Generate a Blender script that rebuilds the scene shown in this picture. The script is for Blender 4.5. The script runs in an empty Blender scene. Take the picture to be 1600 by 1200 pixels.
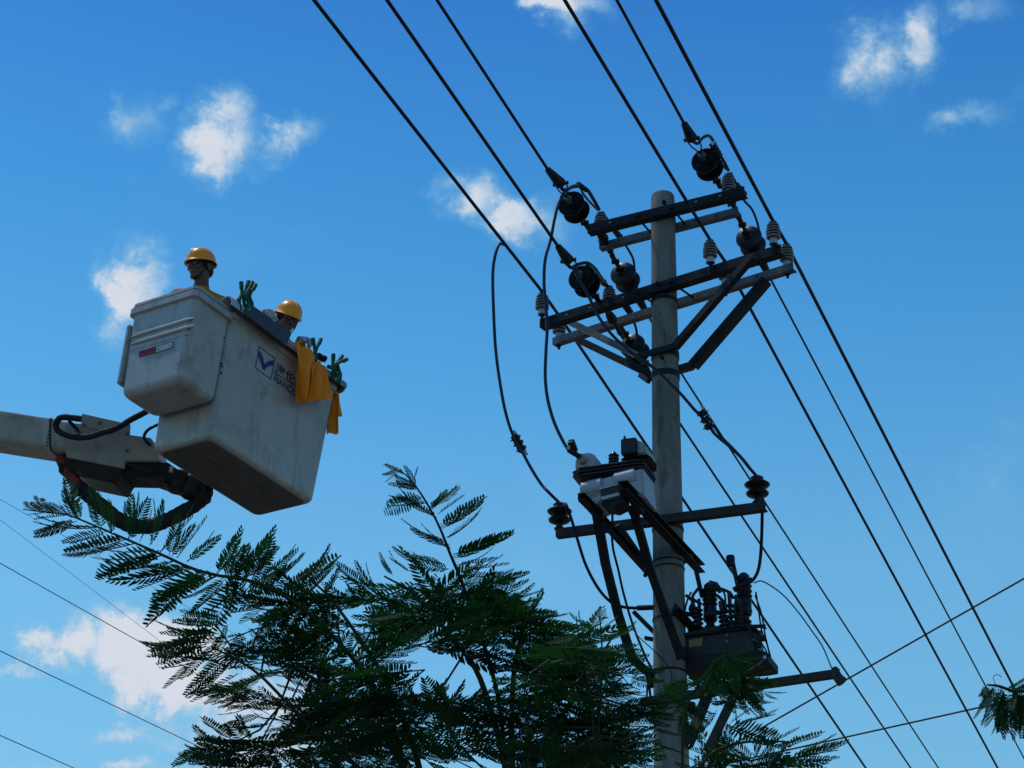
import bpy, math, random
import numpy as np
from mathutils import Vector, Matrix
from math import radians as R, sin, cos, pi
random.seed(7); rng = random.Random(11)
S = bpy.context.scene
COL = S.collection

# ------------------------------------------------------------ camera
F_PX = 3500.0; PITCH = R(27); ROLL = 0.0193
CAM = np.array([0, 0, 1.6])
c_r = np.array([1, 0, 0.]); c_u = np.array([0, -sin(PITCH), cos(PITCH)]); c_f = np.array([0, cos(PITCH), sin(PITCH)])
cam = bpy.data.cameras.new('camera'); camo = bpy.data.objects.new('camera', cam); COL.objects.link(camo)
cam.sensor_width = 36; cam.lens = F_PX / 1600 * 36; cam.clip_start = .1; cam.clip_end = 5000
rr = cos(ROLL) * c_r + sin(ROLL) * c_u; uu = -sin(ROLL) * c_r + cos(ROLL) * c_u
camo.matrix_world = Matrix(((rr[0], uu[0], -c_f[0], 0), (rr[1], uu[1], -c_f[1], 0), (rr[2], uu[2], -c_f[2], 1.6), (0, 0, 0, 1)))
S.camera = camo
S.view_settings.view_transform = 'Standard'; S.view_settings.look = 'None'
S.view_settings.exposure = 0.0; S.view_settings.gamma = 1; S.view_settings.use_curve_mapping = False
try:
    S.cycles.max_bounces = 8; S.cycles.transparent_max_bounces = 8
except Exception: pass

def ray(px, py):
    x = (px - 800) / F_PX; y = -(py - 600) / F_PX
    c, s = cos(ROLL), sin(ROLL)
    return c_f + (c * x - s * y) * c_r + (s * x + c * y) * c_u
def pd(px, py, Z): return CAM + ray(px, py) * Z
def depth(P): return float((np.asarray(P) - CAM) @ c_f)
def hz(px, py, z):
    d = ray(px, py); return CAM + d * (z - CAM[2]) / d[2]
def onplane(px, py, P0, n):
    d = ray(px, py); n = np.asarray(n, float); return CAM + d * ((np.asarray(P0) - CAM) @ n) / (d @ n)

# ------------------------------------------------------------ sun and sky
SUN_EL, SUN_AZ = 67, -60       # azimuth from +Y (view) towards +X
sd = np.array([cos(R(SUN_EL)) * sin(R(SUN_AZ)), cos(R(SUN_EL)) * cos(R(SUN_AZ)), sin(R(SUN_EL))])
sl = bpy.data.lights.new('sun', 'SUN'); sl.energy = 2.0; sl.angle = R(2.0); sl.color = (1, .94, .86)
so = bpy.data.objects.new('sun', sl); COL.objects.link(so)
so.rotation_euler = Vector(sd.tolist()).to_track_quat('Z', 'Y').to_euler(); so.location = (0, 0, 60)

W = bpy.data.worlds.new('World'); S.world = W; W.use_nodes = True
nt = W.node_tree; nt.nodes.clear()
class G:
    """tiny node helper"""
    def __init__(s, nt): s.nt = nt
    def n(s, t, **k):
        x = s.nt.nodes.new(t)
        for a, b in k.items(): setattr(x, a, b)
        return x
    def set(s, sock, v):
        if hasattr(v, 'is_output') or isinstance(v, bpy.types.NodeSocket): s.nt.links.new(v, sock)
        else: sock.default_value = v
    def m(s, op, a, b=0.0, c=None, clamp=False):
        x = s.n('ShaderNodeMath', operation=op, use_clamp=clamp)
        s.set(x.inputs[0], a); s.set(x.inputs[1], b)
        if c is not None: s.set(x.inputs[2], c)
        return x.outputs[0]
    def vm(s, op, a, b=None):
        x = s.n('ShaderNodeVectorMath', operation=op); s.set(x.inputs[0], a)
        if b is not None: s.set(x.inputs[1], b)
        return x.outputs['Value'] if op in ('DOT_PRODUCT', 'LENGTH') else x.outputs[0]
    def mix(s, f, a, b, bt='MIX'):
        x = s.n('ShaderNodeMix', data_type='RGBA', blend_type=bt)
        s.set(x.inputs[0], f); s.set(x.inputs[6], a); s.set(x.inputs[7], b); return x.outputs[2]
    def noise(s, vec, sc, det=4, rough=.55, dist=0, w=None):
        x = s.n('ShaderNodeTexNoise'); 
        if vec is not None: s.set(x.inputs['Vector'], vec)
        x.inputs['Scale'].default_value = sc; x.inputs['Detail'].default_value = det
        x.inputs['Roughness'].default_value = rough; x.inputs['Distortion'].default_value = dist
        return x
    def smooth(s, v, a, b, c=0.0, d=1.0):
        x = s.n('ShaderNodeMapRange', interpolation_type='SMOOTHSTEP'); s.set(x.inputs[0], v)
        x.inputs[1].default_value = a; x.inputs[2].default_value = b; x.inputs[3].default_value = c; x.inputs[4].default_value = d
        return x.outputs[0]
    def ramp(s, v, stops):
        x = s.n('ShaderNodeValToRGB'); s.set(x.inputs[0], v); e = x.color_ramp.elements
        e[0].position = stops[0][0]; e[0].color = (*stops[0][1], 1); e[1].position = stops[-1][0]; e[1].color = (*stops[-1][1], 1)
        for p, c in stops[1:-1]:
            q = e.new(p); q.color = (*c, 1)
        return x.outputs[0]
g = G(nt)
geo = g.n('ShaderNodeTexCoord').outputs['Generated']
dirv = g.vm('NORMALIZE', geo)
sky = g.n('ShaderNodeTexSky', sky_type='NISHITA', sun_disc=False)
sky.sun_elevation = R(SUN_EL); sky.sun_rotation = R(SUN_AZ); sky.air_density = 1.0; sky.dust_density = .4; sky.ozone_density = 2.0
sz = g.n('ShaderNodeSeparateXYZ'); nt.links.new(dirv, sz.inputs[0])
tint = g.ramp(sz.outputs[2], [(0, (.60, .76, .74)), (.30, (.54, .93, .90)), (.38, (.50, .94, .955)), (.454, (.315, .83, .965)), (.53, (.205, .69, .93)), (.61, (.135, .50, .86)), (.85, (.08, .37, .77))])
tsc = g.vm('SCALE', tint); tsc.node.inputs['Scale'].default_value = 1.63
skyc = g.vm('MULTIPLY', sky.outputs[0], tsc)
# clouds: fixed in the sky, laid out on the tangent plane of one compass direction
dF = g.vm('DOT_PRODUCT', dirv, tuple(c_f)); dF = g.m('MAXIMUM', dF, .05)
uC = g.m('DIVIDE', g.vm('DOT_PRODUCT', dirv, tuple(rr)), dF); vC = g.m('DIVIDE', g.vm('DOT_PRODUCT', dirv, tuple(uu)), dF)
cv = g.n('ShaderNodeCombineXYZ'); nt.links.new(uC, cv.inputs[0]); nt.links.new(vC, cv.inputs[1])
uv = cv.outputs[0]
n1 = g.noise(uv, 24, 9, .68); n2 = g.noise(uv, 48, 8, .66, .6)
warp = g.vm('SCALE', g.vm('SUBTRACT', n1.outputs['Color'], (.5, .5, .5)))
warp.node.inputs['Scale'].default_value = .046
uvw = g.vm('ADD', uv, warp)
BL = [  # px, py, rx, ry, angle, strength
 (338, 212, 72, 54, 35, 1.05), (350, 240, 30, 34, 0, .6), (330, 205, 40, 30, 0, .9), (445, 200, 62, 30, 28, .85), (425, 245, 34, 24, 20, .42), (215, 190, 46, 42, 20, .42), (262, 163, 22, 14, 45, .35),
 (862, 5, 88, 30, -8, 1.15), (880, 35, 36, 34, 0, .8), (930, 12, 40, 30, 0, .55),
 (1425, 75, 46, 66, -15, 1.0), (1385, 85, 72, 60, 25, .75), (1350, 110, 34, 34, 0, .5), (1525, 20, 62, 32, 0, .5), (1515, 186, 62, 26, 5, .5), (1590, 150, 24, 30, 0, .3),
 (735, 312, 66, 36, -15, .85), (805, 338, 80, 34, -14, .95), (855, 325, 34, 36, 0, .4),
 (208, 440, 52, 72, 10, 1.0), (240, 430, 34, 40, 0, .7), (185, 500, 30, 50, 0, .5), (230, 395, 26, 34, 0, .55),
 (100, 1000, 70, 46, 5, 1.35), (230, 1000, 110, 52, -18, 1.4), (250, 1065, 120, 66, -20, 1.5), (290, 1010, 90, 60, -30, 1.3), (170, 1040, 90, 34, -25, .8), (300, 1050, 80, 80, 0, 1.2), (195, 1140, 66, 26, 0, .8), (40, 1050, 60, 16, -5, .55), (190, 1200, 90, 18, 0, .9), (330, 1120, 140, 90, 0, .95), (60, 1195, 90, 26, 0, .6), (400, 1140, 150, 90, 0, .85), (480, 1080, 130, 60, 0, .5), (0, 1170, 22, 40, 0, .5), (700, 1180, 160, 60, 0, .35)]
dens = None
for (px, py, rx, ry, an, st) in BL:
    mp = g.n('ShaderNodeMapping', vector_type='TEXTURE')
    mp.inputs['Location'].default_value = ((px - 800) / F_PX, -(py - 600) / F_PX, 0)
    mp.inputs['Rotation'].default_value = (0, 0, R(an)); mp.inputs['Scale'].default_value = (rx / F_PX, ry / F_PX, 1)
    nt.links.new(uvw, mp.inputs[0])
    L = g.vm('LENGTH', mp.outputs[0])
    d = g.m('MULTIPLY', g.smooth(L, 1.55, .1), st)
    dens = d if dens is None else g.m('MAXIMUM', dens, d)
# thin broken cloud carries on over the rest of the sky
gn = g.noise(dirv, 3.2, 7, .6, .4)
far = g.m('MULTIPLY', g.smooth(gn.outputs[0], .6, .85), g.smooth(g.vm('DOT_PRODUCT', dirv, tuple(c_f)), .955, .90))
dens = g.m('MAXIMUM', dens, far)
veil = g.noise(uvw, 6.5, 5, .6); dens = g.m('ADD', dens, g.m('MULTIPLY', g.smooth(veil.outputs[0], .50, .78), .30))
tex = g.m('MULTIPLY_ADD', g.m('SUBTRACT', n2.outputs[0], .5), .75, g.m('MULTIPLY', g.m('SUBTRACT', n1.outputs[0], .5), 1.0))
dd = g.m('MULTIPLY', dens, g.m('ADD', 1.05, g.m('MULTIPLY', tex, 2.4)))
cl = g.smooth(dd, .04, 1.15)
cloudcol = g.mix(g.smooth(dd, .30, 1.25), (.25, .53, .74, 1), (.68, .72, .80, 1))
final = g.mix(g.m('MULTIPLY', cl, .97), skyc, cloudcol)
bg = g.n('ShaderNodeBackground'); nt.links.new(final, bg.inputs[0]); bg.inputs[1].default_value = 1.0
SKY_STRENGTH = 0.1
# the Nishita radiance is scaled here (0.1), clouds are given in final units
for i in range(3):
    pass
mul = g.vm('SCALE', skyc); mul.node.inputs['Scale'].default_value = SKY_STRENGTH
nt.links.new(mul, final.node.inputs[6])
wo = g.n('ShaderNodeOutputWorld'); nt.links.new(bg.outputs[0], wo.inputs[0])

# ------------------------------------------------------------ materials
def mat(name, col, rough=.6, metal=0, var=.25, scale=8, bump=0, bscale=40, spec=.4, dirt=None, dsc=3, stretch=None, coat=0, streak=None):
    m = bpy.data.materials.new(name); m.use_nodes = True; t = m.node_tree; t.nodes.clear(); h = G(t)
    b = h.n('ShaderNodeBsdfPrincipled'); o = h.n('ShaderNodeOutputMaterial'); t.links.new(b.outputs[0], o.inputs[0])
    tc = h.n('ShaderNodeTexCoord').outputs['Object']
    if stretch:
        mp = h.n('ShaderNodeMapping'); mp.inputs['Scale'].default_value = stretch; t.links.new(tc, mp.inputs[0]); tc = mp.outputs[0]
    n = h.noise(tc, scale, 6, .6)
    a = tuple(c * (1 - var) for c in col) + (1,); bb = tuple(min(1, c * (1 + var)) for c in col) + (1,)
    c = h.mix(h.smooth(n.outputs[0], .3, .7), a, bb)
    if dirt:
        n2 = h.noise(tc, dsc, 8, .68, .3)
        c = h.mix(h.smooth(n2.outputs[0], dirt[1], dirt[2]), c, (*dirt[0], 1))
    if streak:
        mq = h.n('ShaderNodeMapping'); mq.inputs['Scale'].default_value = (11, 11, 1.3); t.links.new(h.n('ShaderNodeTexCoord').outputs['Object'], mq.inputs[0])
        n4 = h.noise(mq.outputs[0], 1.0, 6, .7); c = h.mix(h.m('MULTIPLY', h.smooth(n4.outputs[0], .50, .74), .65), c, (*streak, 1))
        n5 = h.noise(tc, 34, 3, .8, 1.5); c = h.mix(h.m('MULTIPLY', h.smooth(n5.outputs[0], .64, .70), .7), c, (*[q * .6 for q in streak], 1))
    t.links.new(c, b.inputs['Base Color'])
    b.inputs['Roughness'].default_value = rough; b.inputs['Metallic'].default_value = metal
    b.inputs['Specular IOR Level'].default_value = spec; b.inputs['Coat Weight'].default_value = coat
    h.set(b.inputs['Roughness'], h.m('MULTIPLY_ADD', n.outputs[0], .25, max(0.05, rough - .12)))
    if bump:
        n3 = h.noise(tc, bscale, 5, .6); bp = h.n('ShaderNodeBump'); bp.inputs['Strength'].default_value = bump
        bp.inputs['Distance'].default_value = .01; t.links.new(n3.outputs[0], bp.inputs['Height']); t.links.new(bp.outputs[0], b.inputs['Normal'])
    return m
M = {}
M['concrete'] = mat('weathered_concrete', (.19, .182, .168), .9, var=.22, scale=5, bump=.5, bscale=55, dirt=((.06, .058, .052), .47, .78), dsc=15, stretch=(1, 1, .28), spec=.2, streak=(.10, .095, .085))
M['dark_steel'] = mat('shade_dark_weathered_steel', (.009, .009, .012), .65, .0, var=.5, scale=12, bump=.3, spec=.3, dirt=((.028, .02, .016), .58, .80), dsc=7)  # weathered steel; the shade on the front crossarms is put into this near-black base
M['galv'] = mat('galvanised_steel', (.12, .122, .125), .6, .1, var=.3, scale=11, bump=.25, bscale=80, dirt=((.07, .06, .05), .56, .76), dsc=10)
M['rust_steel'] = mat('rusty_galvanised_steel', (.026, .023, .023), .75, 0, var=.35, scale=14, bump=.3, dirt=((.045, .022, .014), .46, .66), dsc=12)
M['porcelain'] = mat('dark_porcelain', (.008, .006, .009), .42, var=.4, scale=6, spec=.35)
M['silicone'] = mat('grey_insulator', (.05, .055, .065), .45, var=.25, scale=14)
M['shed_edge'] = mat('pale_shed_edge', (.40, .43, .47), .4, var=.15, scale=14)
M['ins_base'] = mat('insulator_base', (.33, .37, .42), .4, .2, var=.2, scale=20)
M['brown_ins'] = mat('brown_insulator', (.05, .032, .034), .3, var=.3, scale=14)
M['cable'] = mat('black_cable', (.008, .009, .015), .6, var=.15, scale=2, spec=.2)
M['cable_blue'] = mat('blue_black_cable', (.010, .018, .042), .5, var=.15, scale=2, spec=.3)
M['grey_paint'] = mat('grey_painted_housing', (.36, .39, .43), .5, var=.10, scale=6, dirt=((.16, .17, .18), .6, .85), dsc=9)
M['black_rubber'] = mat('black_rubber', (.012, .012, .016), .6, var=.4, scale=16)
M['housing_dark'] = mat('dark_steel_tank', (.013, .013, .015), .5, .1, var=.3, scale=6, dirt=((.12, .10, .08), .58, .8), dsc=5, bump=.2)
M['fibre'] = mat('white_fibreglass', (.405, .39, .372), .45, var=.08, scale=3, dirt=((.17, .165, .145), .46, .80), dsc=3.2, bump=.06, bscale=14, coat=.15, streak=(.19, .18, .155))
M['under'] = mat('shaded_underside_fibreglass', (.10, .10, .097), .8, var=.2, scale=4, dirt=((.05, .05, .05), .45, .85), dsc=4, bump=.3, bscale=20)  # dark base colour stands in for the shade under the bucket
M['boom'] = mat('boom_paint', (.38, .385, .36), .5, var=.08, scale=3, dirt=((.20, .21, .21), .58, .85), dsc=5, bump=.06, streak=(.17, .16, .14))
M['plate'] = mat('bracket_paint', (.31, .32, .30), .5, var=.10, scale=4, dirt=((.16, .17, .17), .58, .85), dsc=8, streak=(.16, .15, .13))
M['yellow'] = mat('yellow_helmet_plastic', (1.0, .33, .001), .36, var=.05, scale=6, spec=.35, coat=.06, dirt=((.55, .17, .01), .60, .9), dsc=14)
M['cloth_y'] = mat('yellow_insulating_fabric', (.95, .26, .001), .65, var=.10, scale=7, bump=.35, bscale=9, dirt=((.48, .16, .005), .56, .85), dsc=6)
M['jacket'] = mat('yellow_work_jacket', (.62, .20, .004), .9, var=.12, scale=14, bump=.6, bscale=18)
M['trouser'] = mat('navy_trousers', (.02, .025, .05), .85, var=.2, scale=20, bump=.4, bscale=40)
M['skin'] = mat('tanned_skin', (.115, .058, .040), .5, var=.12, scale=20)
M['hair'] = mat('black_hair', (.01, .009, .009), .6)
M['strap'] = mat('black_strap', (.01, .01, .012), .7)
M['glove'] = mat('white_glove', (.42, .42, .48), .8, var=.2, scale=40, bump=.5, bscale=60)
M['glove_d'] = mat('dark_glove_palm', (.018, .022, .05), .6, var=.3, scale=30)
M['green'] = mat('green_clip_plastic', (.002, .085, .048), .6, var=.3, scale=20)
M['flange'] = mat('dull_dark_metal', (.060, .054, .054), .7, 0, var=.2, scale=10)
M['gutter'] = mat('grey_line_cover', (.22, .235, .26), .45, var=.15, scale=8, dirt=((.08, .08, .09), .55, .8), dsc=8)
M['logo_blue'] = mat('blue_print', (.012, .025, .22), .5, var=.05)
M['logo_box'] = mat('blue_line_print', (.012, .07, .20), .5, var=.05)
M['ink'] = mat('black_print', (.012, .012, .018), .5, var=.05)
M['red'] = mat('red_print', (.24, .006, .016), .6, var=.06)
M['sticker'] = mat('white_sticker', (.44, .46, .455), .45, var=.04)
M['hose_red'] = mat('brick_red_hose', (.16, .025, .012), .7, var=.3, scale=12)
M['hose'] = mat('black_hose_sleeve', (.012, .013, .018), .75, var=.4, scale=20, bump=.6, bscale=50)
M['bark'] = mat('bark', (.03, .028, .016), .9, var=.35, scale=18, bump=.6)
M['twig'] = mat('green_twig', (.022, .032, .010), .8, var=.3, scale=18)
M['lens'] = mat('glasses_lens', (.03, .035, .045), .08, var=.0, spec=.8, coat=1)
M['brass'] = mat('dull_yellow_plate', (.20, .15, .06), .5, var=.2, scale=14)
M['ground'] = mat('ground', (.15, .125, .095), .95, var=.3, scale=.4, dirt=((.07, .085, .035), .5, .6), dsc=.15, bump=.4, bscale=6)
M['asphalt'] = mat('asphalt', (.055, .055, .055), .9, var=.2, scale=3, bump=.4, bscale=60)
M['paint'] = mat('road_paint', (.7, .7, .68), .7, var=.1)

def leafmat(name, c1, c2, tr):
    m = bpy.data.materials.new(name); m.use_nodes = True; t = m.node_tree; t.nodes.clear(); h = G(t)
    b = h.n('ShaderNodeBsdfPrincipled'); o = h.n('ShaderNodeOutputMaterial'); tl = h.n('ShaderNodeBsdfTranslucent')
    mx = h.n('ShaderNodeMixShader'); mx.inputs[0].default_value = tr
    gp = h.n('ShaderNodeNewGeometry')
    n = h.noise(gp.outputs['Position'], 2.2, 3, .5)
    n_b = h.noise(gp.outputs['Position'], 45, 2, .5)
    f = h.m('ADD', h.m('MULTIPLY', n.outputs[0], .7), h.m('MULTIPLY', n_b.outputs[0], .3))
    c = h.mix(h.smooth(f, .35, .65), (*c1, 1), (*c2, 1))
    t.links.new(c, b.inputs['Base Color']); b.inputs['Roughness'].default_value = .65; b.inputs['Specular IOR Level'].default_value = .08
    cc = h.mix(1.0, c, (1.0, 1.5, .5, 1), 'MULTIPLY'); t.links.new(cc, tl.inputs[0])
    t.links.new(b.outputs[0], mx.inputs[1]); t.links.new(tl.outputs[0], mx.inputs[2]); t.links.new(mx.outputs[0], o.inputs[0])
    return m
M['leaf'] = leafmat('fern_like_leaf', (.008, .032, .017), (.018, .066, .026), .22)
M['leaf_young'] = leafmat('young_leaf', (.012, .052, .018), (.024, .085, .022), .22)

# ------------------------------------------------------------ geometry helpers
def nrm(a): a = np.asarray(a, float); return a / (np.linalg.norm(a) + 1e-12)
def frame(d, up=(0, 0, 1)):
    d = nrm(d); up = np.asarray(up, float)
    if abs(d @ nrm(up)) > .98: up = np.array([1., 0, 0]) if abs(d[0]) < .9 else np.array([0, 1., 0])
    s = nrm(np.cross(d, up)); u = np.cross(s, d); return d, s, u
class MB:
    def __init__(s): s.v = []; s.f = []
    def add(s, vs, fs):
        o = len(s.v); s.v += [tuple(map(float, p)) for p in vs]; s.f += [tuple(i + o for i in f) for f in fs]; return s
    def hexa(s, p):  # 8 corners: bottom 4 then top 4, same order
        return s.add(p, [(3, 2, 1, 0), (4, 5, 6, 7), (0, 1, 5, 4), (1, 2, 6, 5), (2, 3, 7, 6), (3, 0, 4, 7)])
    def box(s, c, ax, ay, az):
        c = np.asarray(c, float); ax, ay, az = map(lambda q: np.asarray(q, float), (ax, ay, az))
        return s.hexa([c - ax - ay - az, c + ax - ay - az, c + ax + ay - az, c - ax + ay - az, c - ax - ay + az, c + ax - ay + az, c + ax + ay + az, c - ax + ay + az])
    def bar(s, p0, p1, w, h, up=(0, 0, 1)):
        p0 = np.asarray(p0, float); p1 = np.asarray(p1, float); d, sd_, u = frame(p1 - p0, up)
        return s.box((p0 + p1) / 2, (p1 - p0) / 2, sd_ * w / 2, u * h / 2)
    def prism(s, poly, ext):
        n = len(poly); poly = [np.asarray(p, float) for p in poly]; ext = np.asarray(ext, float)
        vs = poly + [p + ext for p in poly]
        return s.add(vs, [tuple(range(n))[::-1], tuple(range(n, 2 * n))] + [(i, (i + 1) % n, n + (i + 1) % n, n + i) for i in range(n)])
    def tube(s, pts, r, n=10, caps=True, noise=0):
        pts = [np.asarray(p, float) for p in pts]; k = len(pts)
        rs = r if hasattr(r, '__len__') else [r] * k
        t0 = nrm(pts[1] - pts[0]); _, a, b = frame(t0); vs = []
        for i, p in enumerate(pts):
            t = nrm(pts[min(i + 1, k - 1)] - pts[max(i - 1, 0)])
            a = nrm(a - t * (a @ t)); b = np.cross(t, a)
            for j in range(n):
                q = 2 * pi * j / n; rad = rs[i] * (1 + (rng.uniform(-noise, noise) if noise else 0))
                vs.append(p + (a * cos(q) + b * sin(q)) * rad)
        fs = [(i * n + j, i * n + (j + 1) % n, (i + 1) * n + (j + 1) % n, (i + 1) * n + j) for i in range(k - 1) for j in range(n)]
        if caps: fs += [tuple(range(n))[::-1], tuple(range((k - 1) * n, k * n))]
        return s.add(vs, fs)
    def lathe(s, prof, o, ax=(0, 0, 1), n=20, sc=(1, 1)):
        o = np.asarray(o, float); d, a, b = frame(ax, (0, 0, 1) if abs(nrm(ax)[2]) < .95 else (0, 1, 0)); vs = []
        for (r, z) in prof:
            for j in range(n):
                q = 2 * pi * j / n; vs.append(o + d * z + (a * cos(q) * sc[0] + b * sin(q) * sc[1]) * max(r, 1e-4))
        k = len(prof)
        fs = [(i * n + j, i * n + (j + 1) % n, (i + 1) * n + (j + 1) % n, (i + 1) * n + j) for i in range(k - 1) for j in range(n)]
        fs += [tuple(range(n))[::-1], tuple(range((k - 1) * n, k * n))]
        return s.add(vs, fs)
    def ell(s, c, ax, ay, az, n=16, m=10):
        c = np.asarray(c, float); ax, ay, az = map(lambda q: np.asarray(q, float), (ax, ay, az)); vs = []
        for i in range(m + 1):
            th = pi * i / m; rr_ = max(sin(th), .002)
            for j in range(n):
                q = 2 * pi * j / n; vs.append(c + ax * cos(q) * rr_ + ay * sin(q) * rr_ + az * cos(th))
        fs = [(i * n + j, (i + 1) * n + j, (i + 1) * n + (j + 1) % n, i * n + (j + 1) % n) for i in range(m) for j in range(n)]
        return s.add(vs, fs)
    def loft(s, rings, cap0=True, cap1=True):
        n = len(rings[0]); vs = [p for r_ in rings for p in r_]; k = len(rings)
        fs = [(i * n + j, i * n + (j + 1) % n, (i + 1) * n + (j + 1) % n, (i + 1) * n + j) for i in range(k - 1) for j in range(n)]
        if cap0: fs.append(tuple(range(n))[::-1])
        if cap1: fs.append(tuple(range((k - 1) * n, k * n)))
        return s.add(vs, fs)
    def mesh(s, name, m, off=(0, 0, 0), angle=35, bevel=0):
        me = bpy.data.meshes.new(name); off = np.asarray(off, float)
        me.from_pydata([(np.array(p) - off).tolist() for p in s.v], [], s.f); me.materials.append(M[m] if isinstance(m, str) else m)
        import bmesh
        bm = bmesh.new(); bm.from_mesh(me); bmesh.ops.recalc_face_normals(bm, faces=bm.faces[:])
        if bevel:
            es = [e for e in bm.edges if len(e.link_faces) == 2 and e.calc_face_angle(0) > R(50)]
            bmesh.ops.bevel(bm, geom=es, offset=bevel, segments=2, affect='EDGES', clamp_overlap=True)
        bm.to_mesh(me); bm.free()
        me.shade_smooth(); me.set_sharp_from_angle(angle=R(angle)); return me
    def part(s, name, m, parent, angle=35, label=None, bevel=0, kind=None):
        root = parent
        while root.parent: root = root.parent
        me = s.mesh(name, m, np.array(root.location), angle, bevel); o = bpy.data.objects.new(name, me); COL.objects.link(o); o.parent = parent
        if label: o['label'] = label
        if kind: o['kind'] = kind
        return o
    def solo(s, name, m, label=None, cat=None, group=None, kind=None, angle=35, off=(0, 0, 0), bevel=0):
        o = bpy.data.objects.new(name, s.mesh(name, m, off, angle, bevel)); COL.objects.link(o); o.location = tuple(off)
        if label: o['label'] = label
        if cat: o['category'] = cat
        if group: o['group'] = group
        if kind: o['kind'] = kind
        return o
def thing(name, label, cat, loc=(0, 0, 0), group=None):
    o = bpy.data.objects.new(name, None); COL.objects.link(o); o.location = tuple(map(float, loc)); o.empty_display_size = .1
    o['label'] = label; o['category'] = cat
    if group: o['group'] = group
    return o
def copy_tree(o, parent=None):
    c = o.copy(); COL.objects.link(c)
    if parent: c.parent = parent
    for ch_ in [x for x in o.children]: copy_tree(ch_, c)
    return c
def place(proto, used, loc, rot, label):
    o = proto if not used[0] else copy_tree(proto); used[0] = True
    o.location = tuple(map(float, loc)); o.rotation_mode = 'QUATERNION'; o.rotation_quaternion = rot; o['label'] = label; return o
def spline(pts, k=8):
    pts = [np.asarray(p, float) for p in pts]; P = [2 * pts[0] - pts[1]] + pts + [2 * pts[-1] - pts[-2]]; out = []
    for i in range(1, len(P) - 2):
        for j in range(k):
            t = j / k; a, b, c, d = P[i - 1:i + 3]
            out.append(.5 * ((2 * b) + (c - a) * t + (2 * a - 5 * b + 4 * c - d) * t * t + (3 * b - a - 3 * c + d) * t ** 3))
    out.append(pts[-1]); return out

# ------------------------------------------------------------ ground, road
MB().add([(-1500, -1500, 0), (1500, -1500, 0), (1500, 1500, 0), (-1500, 1500, 0)], [(0, 1, 2, 3)]).solo('ground', 'ground', kind='structure')
va = 21.0; ud = np.array([cos(R(va)), -sin(R(va)), 0]); vd = np.array([sin(R(va)), cos(R(va)), 0]); zd = np.array([0, 0, 1.])
PX, PY = 1.2122, 15.7439   # pole axis
def PF(a, b, z): return np.array([PX, PY, 0]) + ud * a + vd * b + zd * z
rc = MB(); q = [PF(-9, -200, .02), PF(-2.6, -200, .02), PF(-2.6, 200, .02), PF(-9, 200, .02)]
rc.add(q, [(0, 1, 2, 3)]).solo('road', 'asphalt', kind='structure')
kb = MB(); kb.bar(PF(-2.52, -200, .06), PF(-2.52, 200, .06), .15, .12); kb.solo('kerb', 'concrete', kind='structure')
mk = MB()
for i in range(-20, 20): mk.add([PF(-5.85, i * 8, .024), PF(-5.7, i * 8, .024), PF(-5.7, i * 8 + 4, .024), PF(-5.85, i * 8 + 4, .024)], [(0, 1, 2, 3)])
mk.solo('road_marking', 'paint', kind='structure')

# ============================================================ THE POLE
V = vd
def onpole(py, b=0.0):
    d = ray(1037, py); P0 = PF(0, b, 0); t = ((P0 - CAM) @ vd) / (d @ vd); return CAM + d * t
def pb_(px, py, b): return onplane(px, py, PF(0, b, 0), vd)      # on the plane facing along the wires, b metres beyond the axis
def vpl(px, py, P0, dr=None): # on the vertical plane through P0 that runs along the wires
    n = np.cross(vd if dr is None else dr, zd); return onplane(px, py, P0, n)
pole = thing('utility_pole', 'round tapered concrete utility pole carrying all the crossarms and switchgear', 'utility pole', PF(0, 0, 0))
zt = 11.39; rings = []
prof = [(.175, -.3)] + [(.097 + (zt - z) * .0066, z) for z in np.linspace(0, zt - .02, 40)] + [(.090, zt)]
MB().lathe(prof, PF(0, 0, 0), n=40).part('pole_shaft', 'concrete', pole, angle=50)
def prad(z): return .097 + (zt - z) * .0066
def angle_iron(p0, p1, leg, th, face_n, part_name, m, parent, holes=(), label=None):
    """L section: vertical leg whose face looks along face_n, horizontal leg behind its lower edge"""
    p0, p1 = np.asarray(p0, float), np.asarray(p1, float); d = nrm(p1 - p0); n_ = nrm(np.asarray(face_n) - d * (np.asarray(face_n) @ d)); u = nrm(np.cross(n_, d)); u = u if u[2] > 0 else -u
    b = MB(); poly = [(0, 0), (0, leg), (-th, leg), (-th, th), (-leg, th), (-leg, 0)]
    b.prism([p0 + n_ * x + u * (y - leg / 2) for x, y in poly], p1 - p0)
    o = b.part(part_name, m, parent, label=label)
    return o, n_, u, d
def bolt(p, ax, parent, r=.012, l=.05, m='dark_steel'):
    b = MB(); ax = nrm(ax); b.tube([p - ax * l / 2, p + ax * l / 2], r * .55, 8); b.lathe([(r, -.008), (r, .008)], p + ax * l * .36, ax, 6); b.part('bolt', m, parent)
Z1 = 11.135; Z1b = 11.17; Z2 = 10.45; Z2b = 10.49; Z3 = 8.42; Z4 = 7.0
def arm_line(A, B, z): a, b = hz(*A, z), hz(*B, z); return a, b
A1 = arm_line((917.6, 357), (1163, 297), Z1); A1b = arm_line((936, 384), (1153, 328), Z1b - .03)
A2 = arm_line((843, 505), (1220, 388), Z2); A2b = arm_line((863, 533), (1239, 415), Z2b)
A3 = arm_line((868, 832), (1196, 789), Z3); A4 = arm_line((1000, 1095.5), (1312, 1050), Z4)
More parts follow.
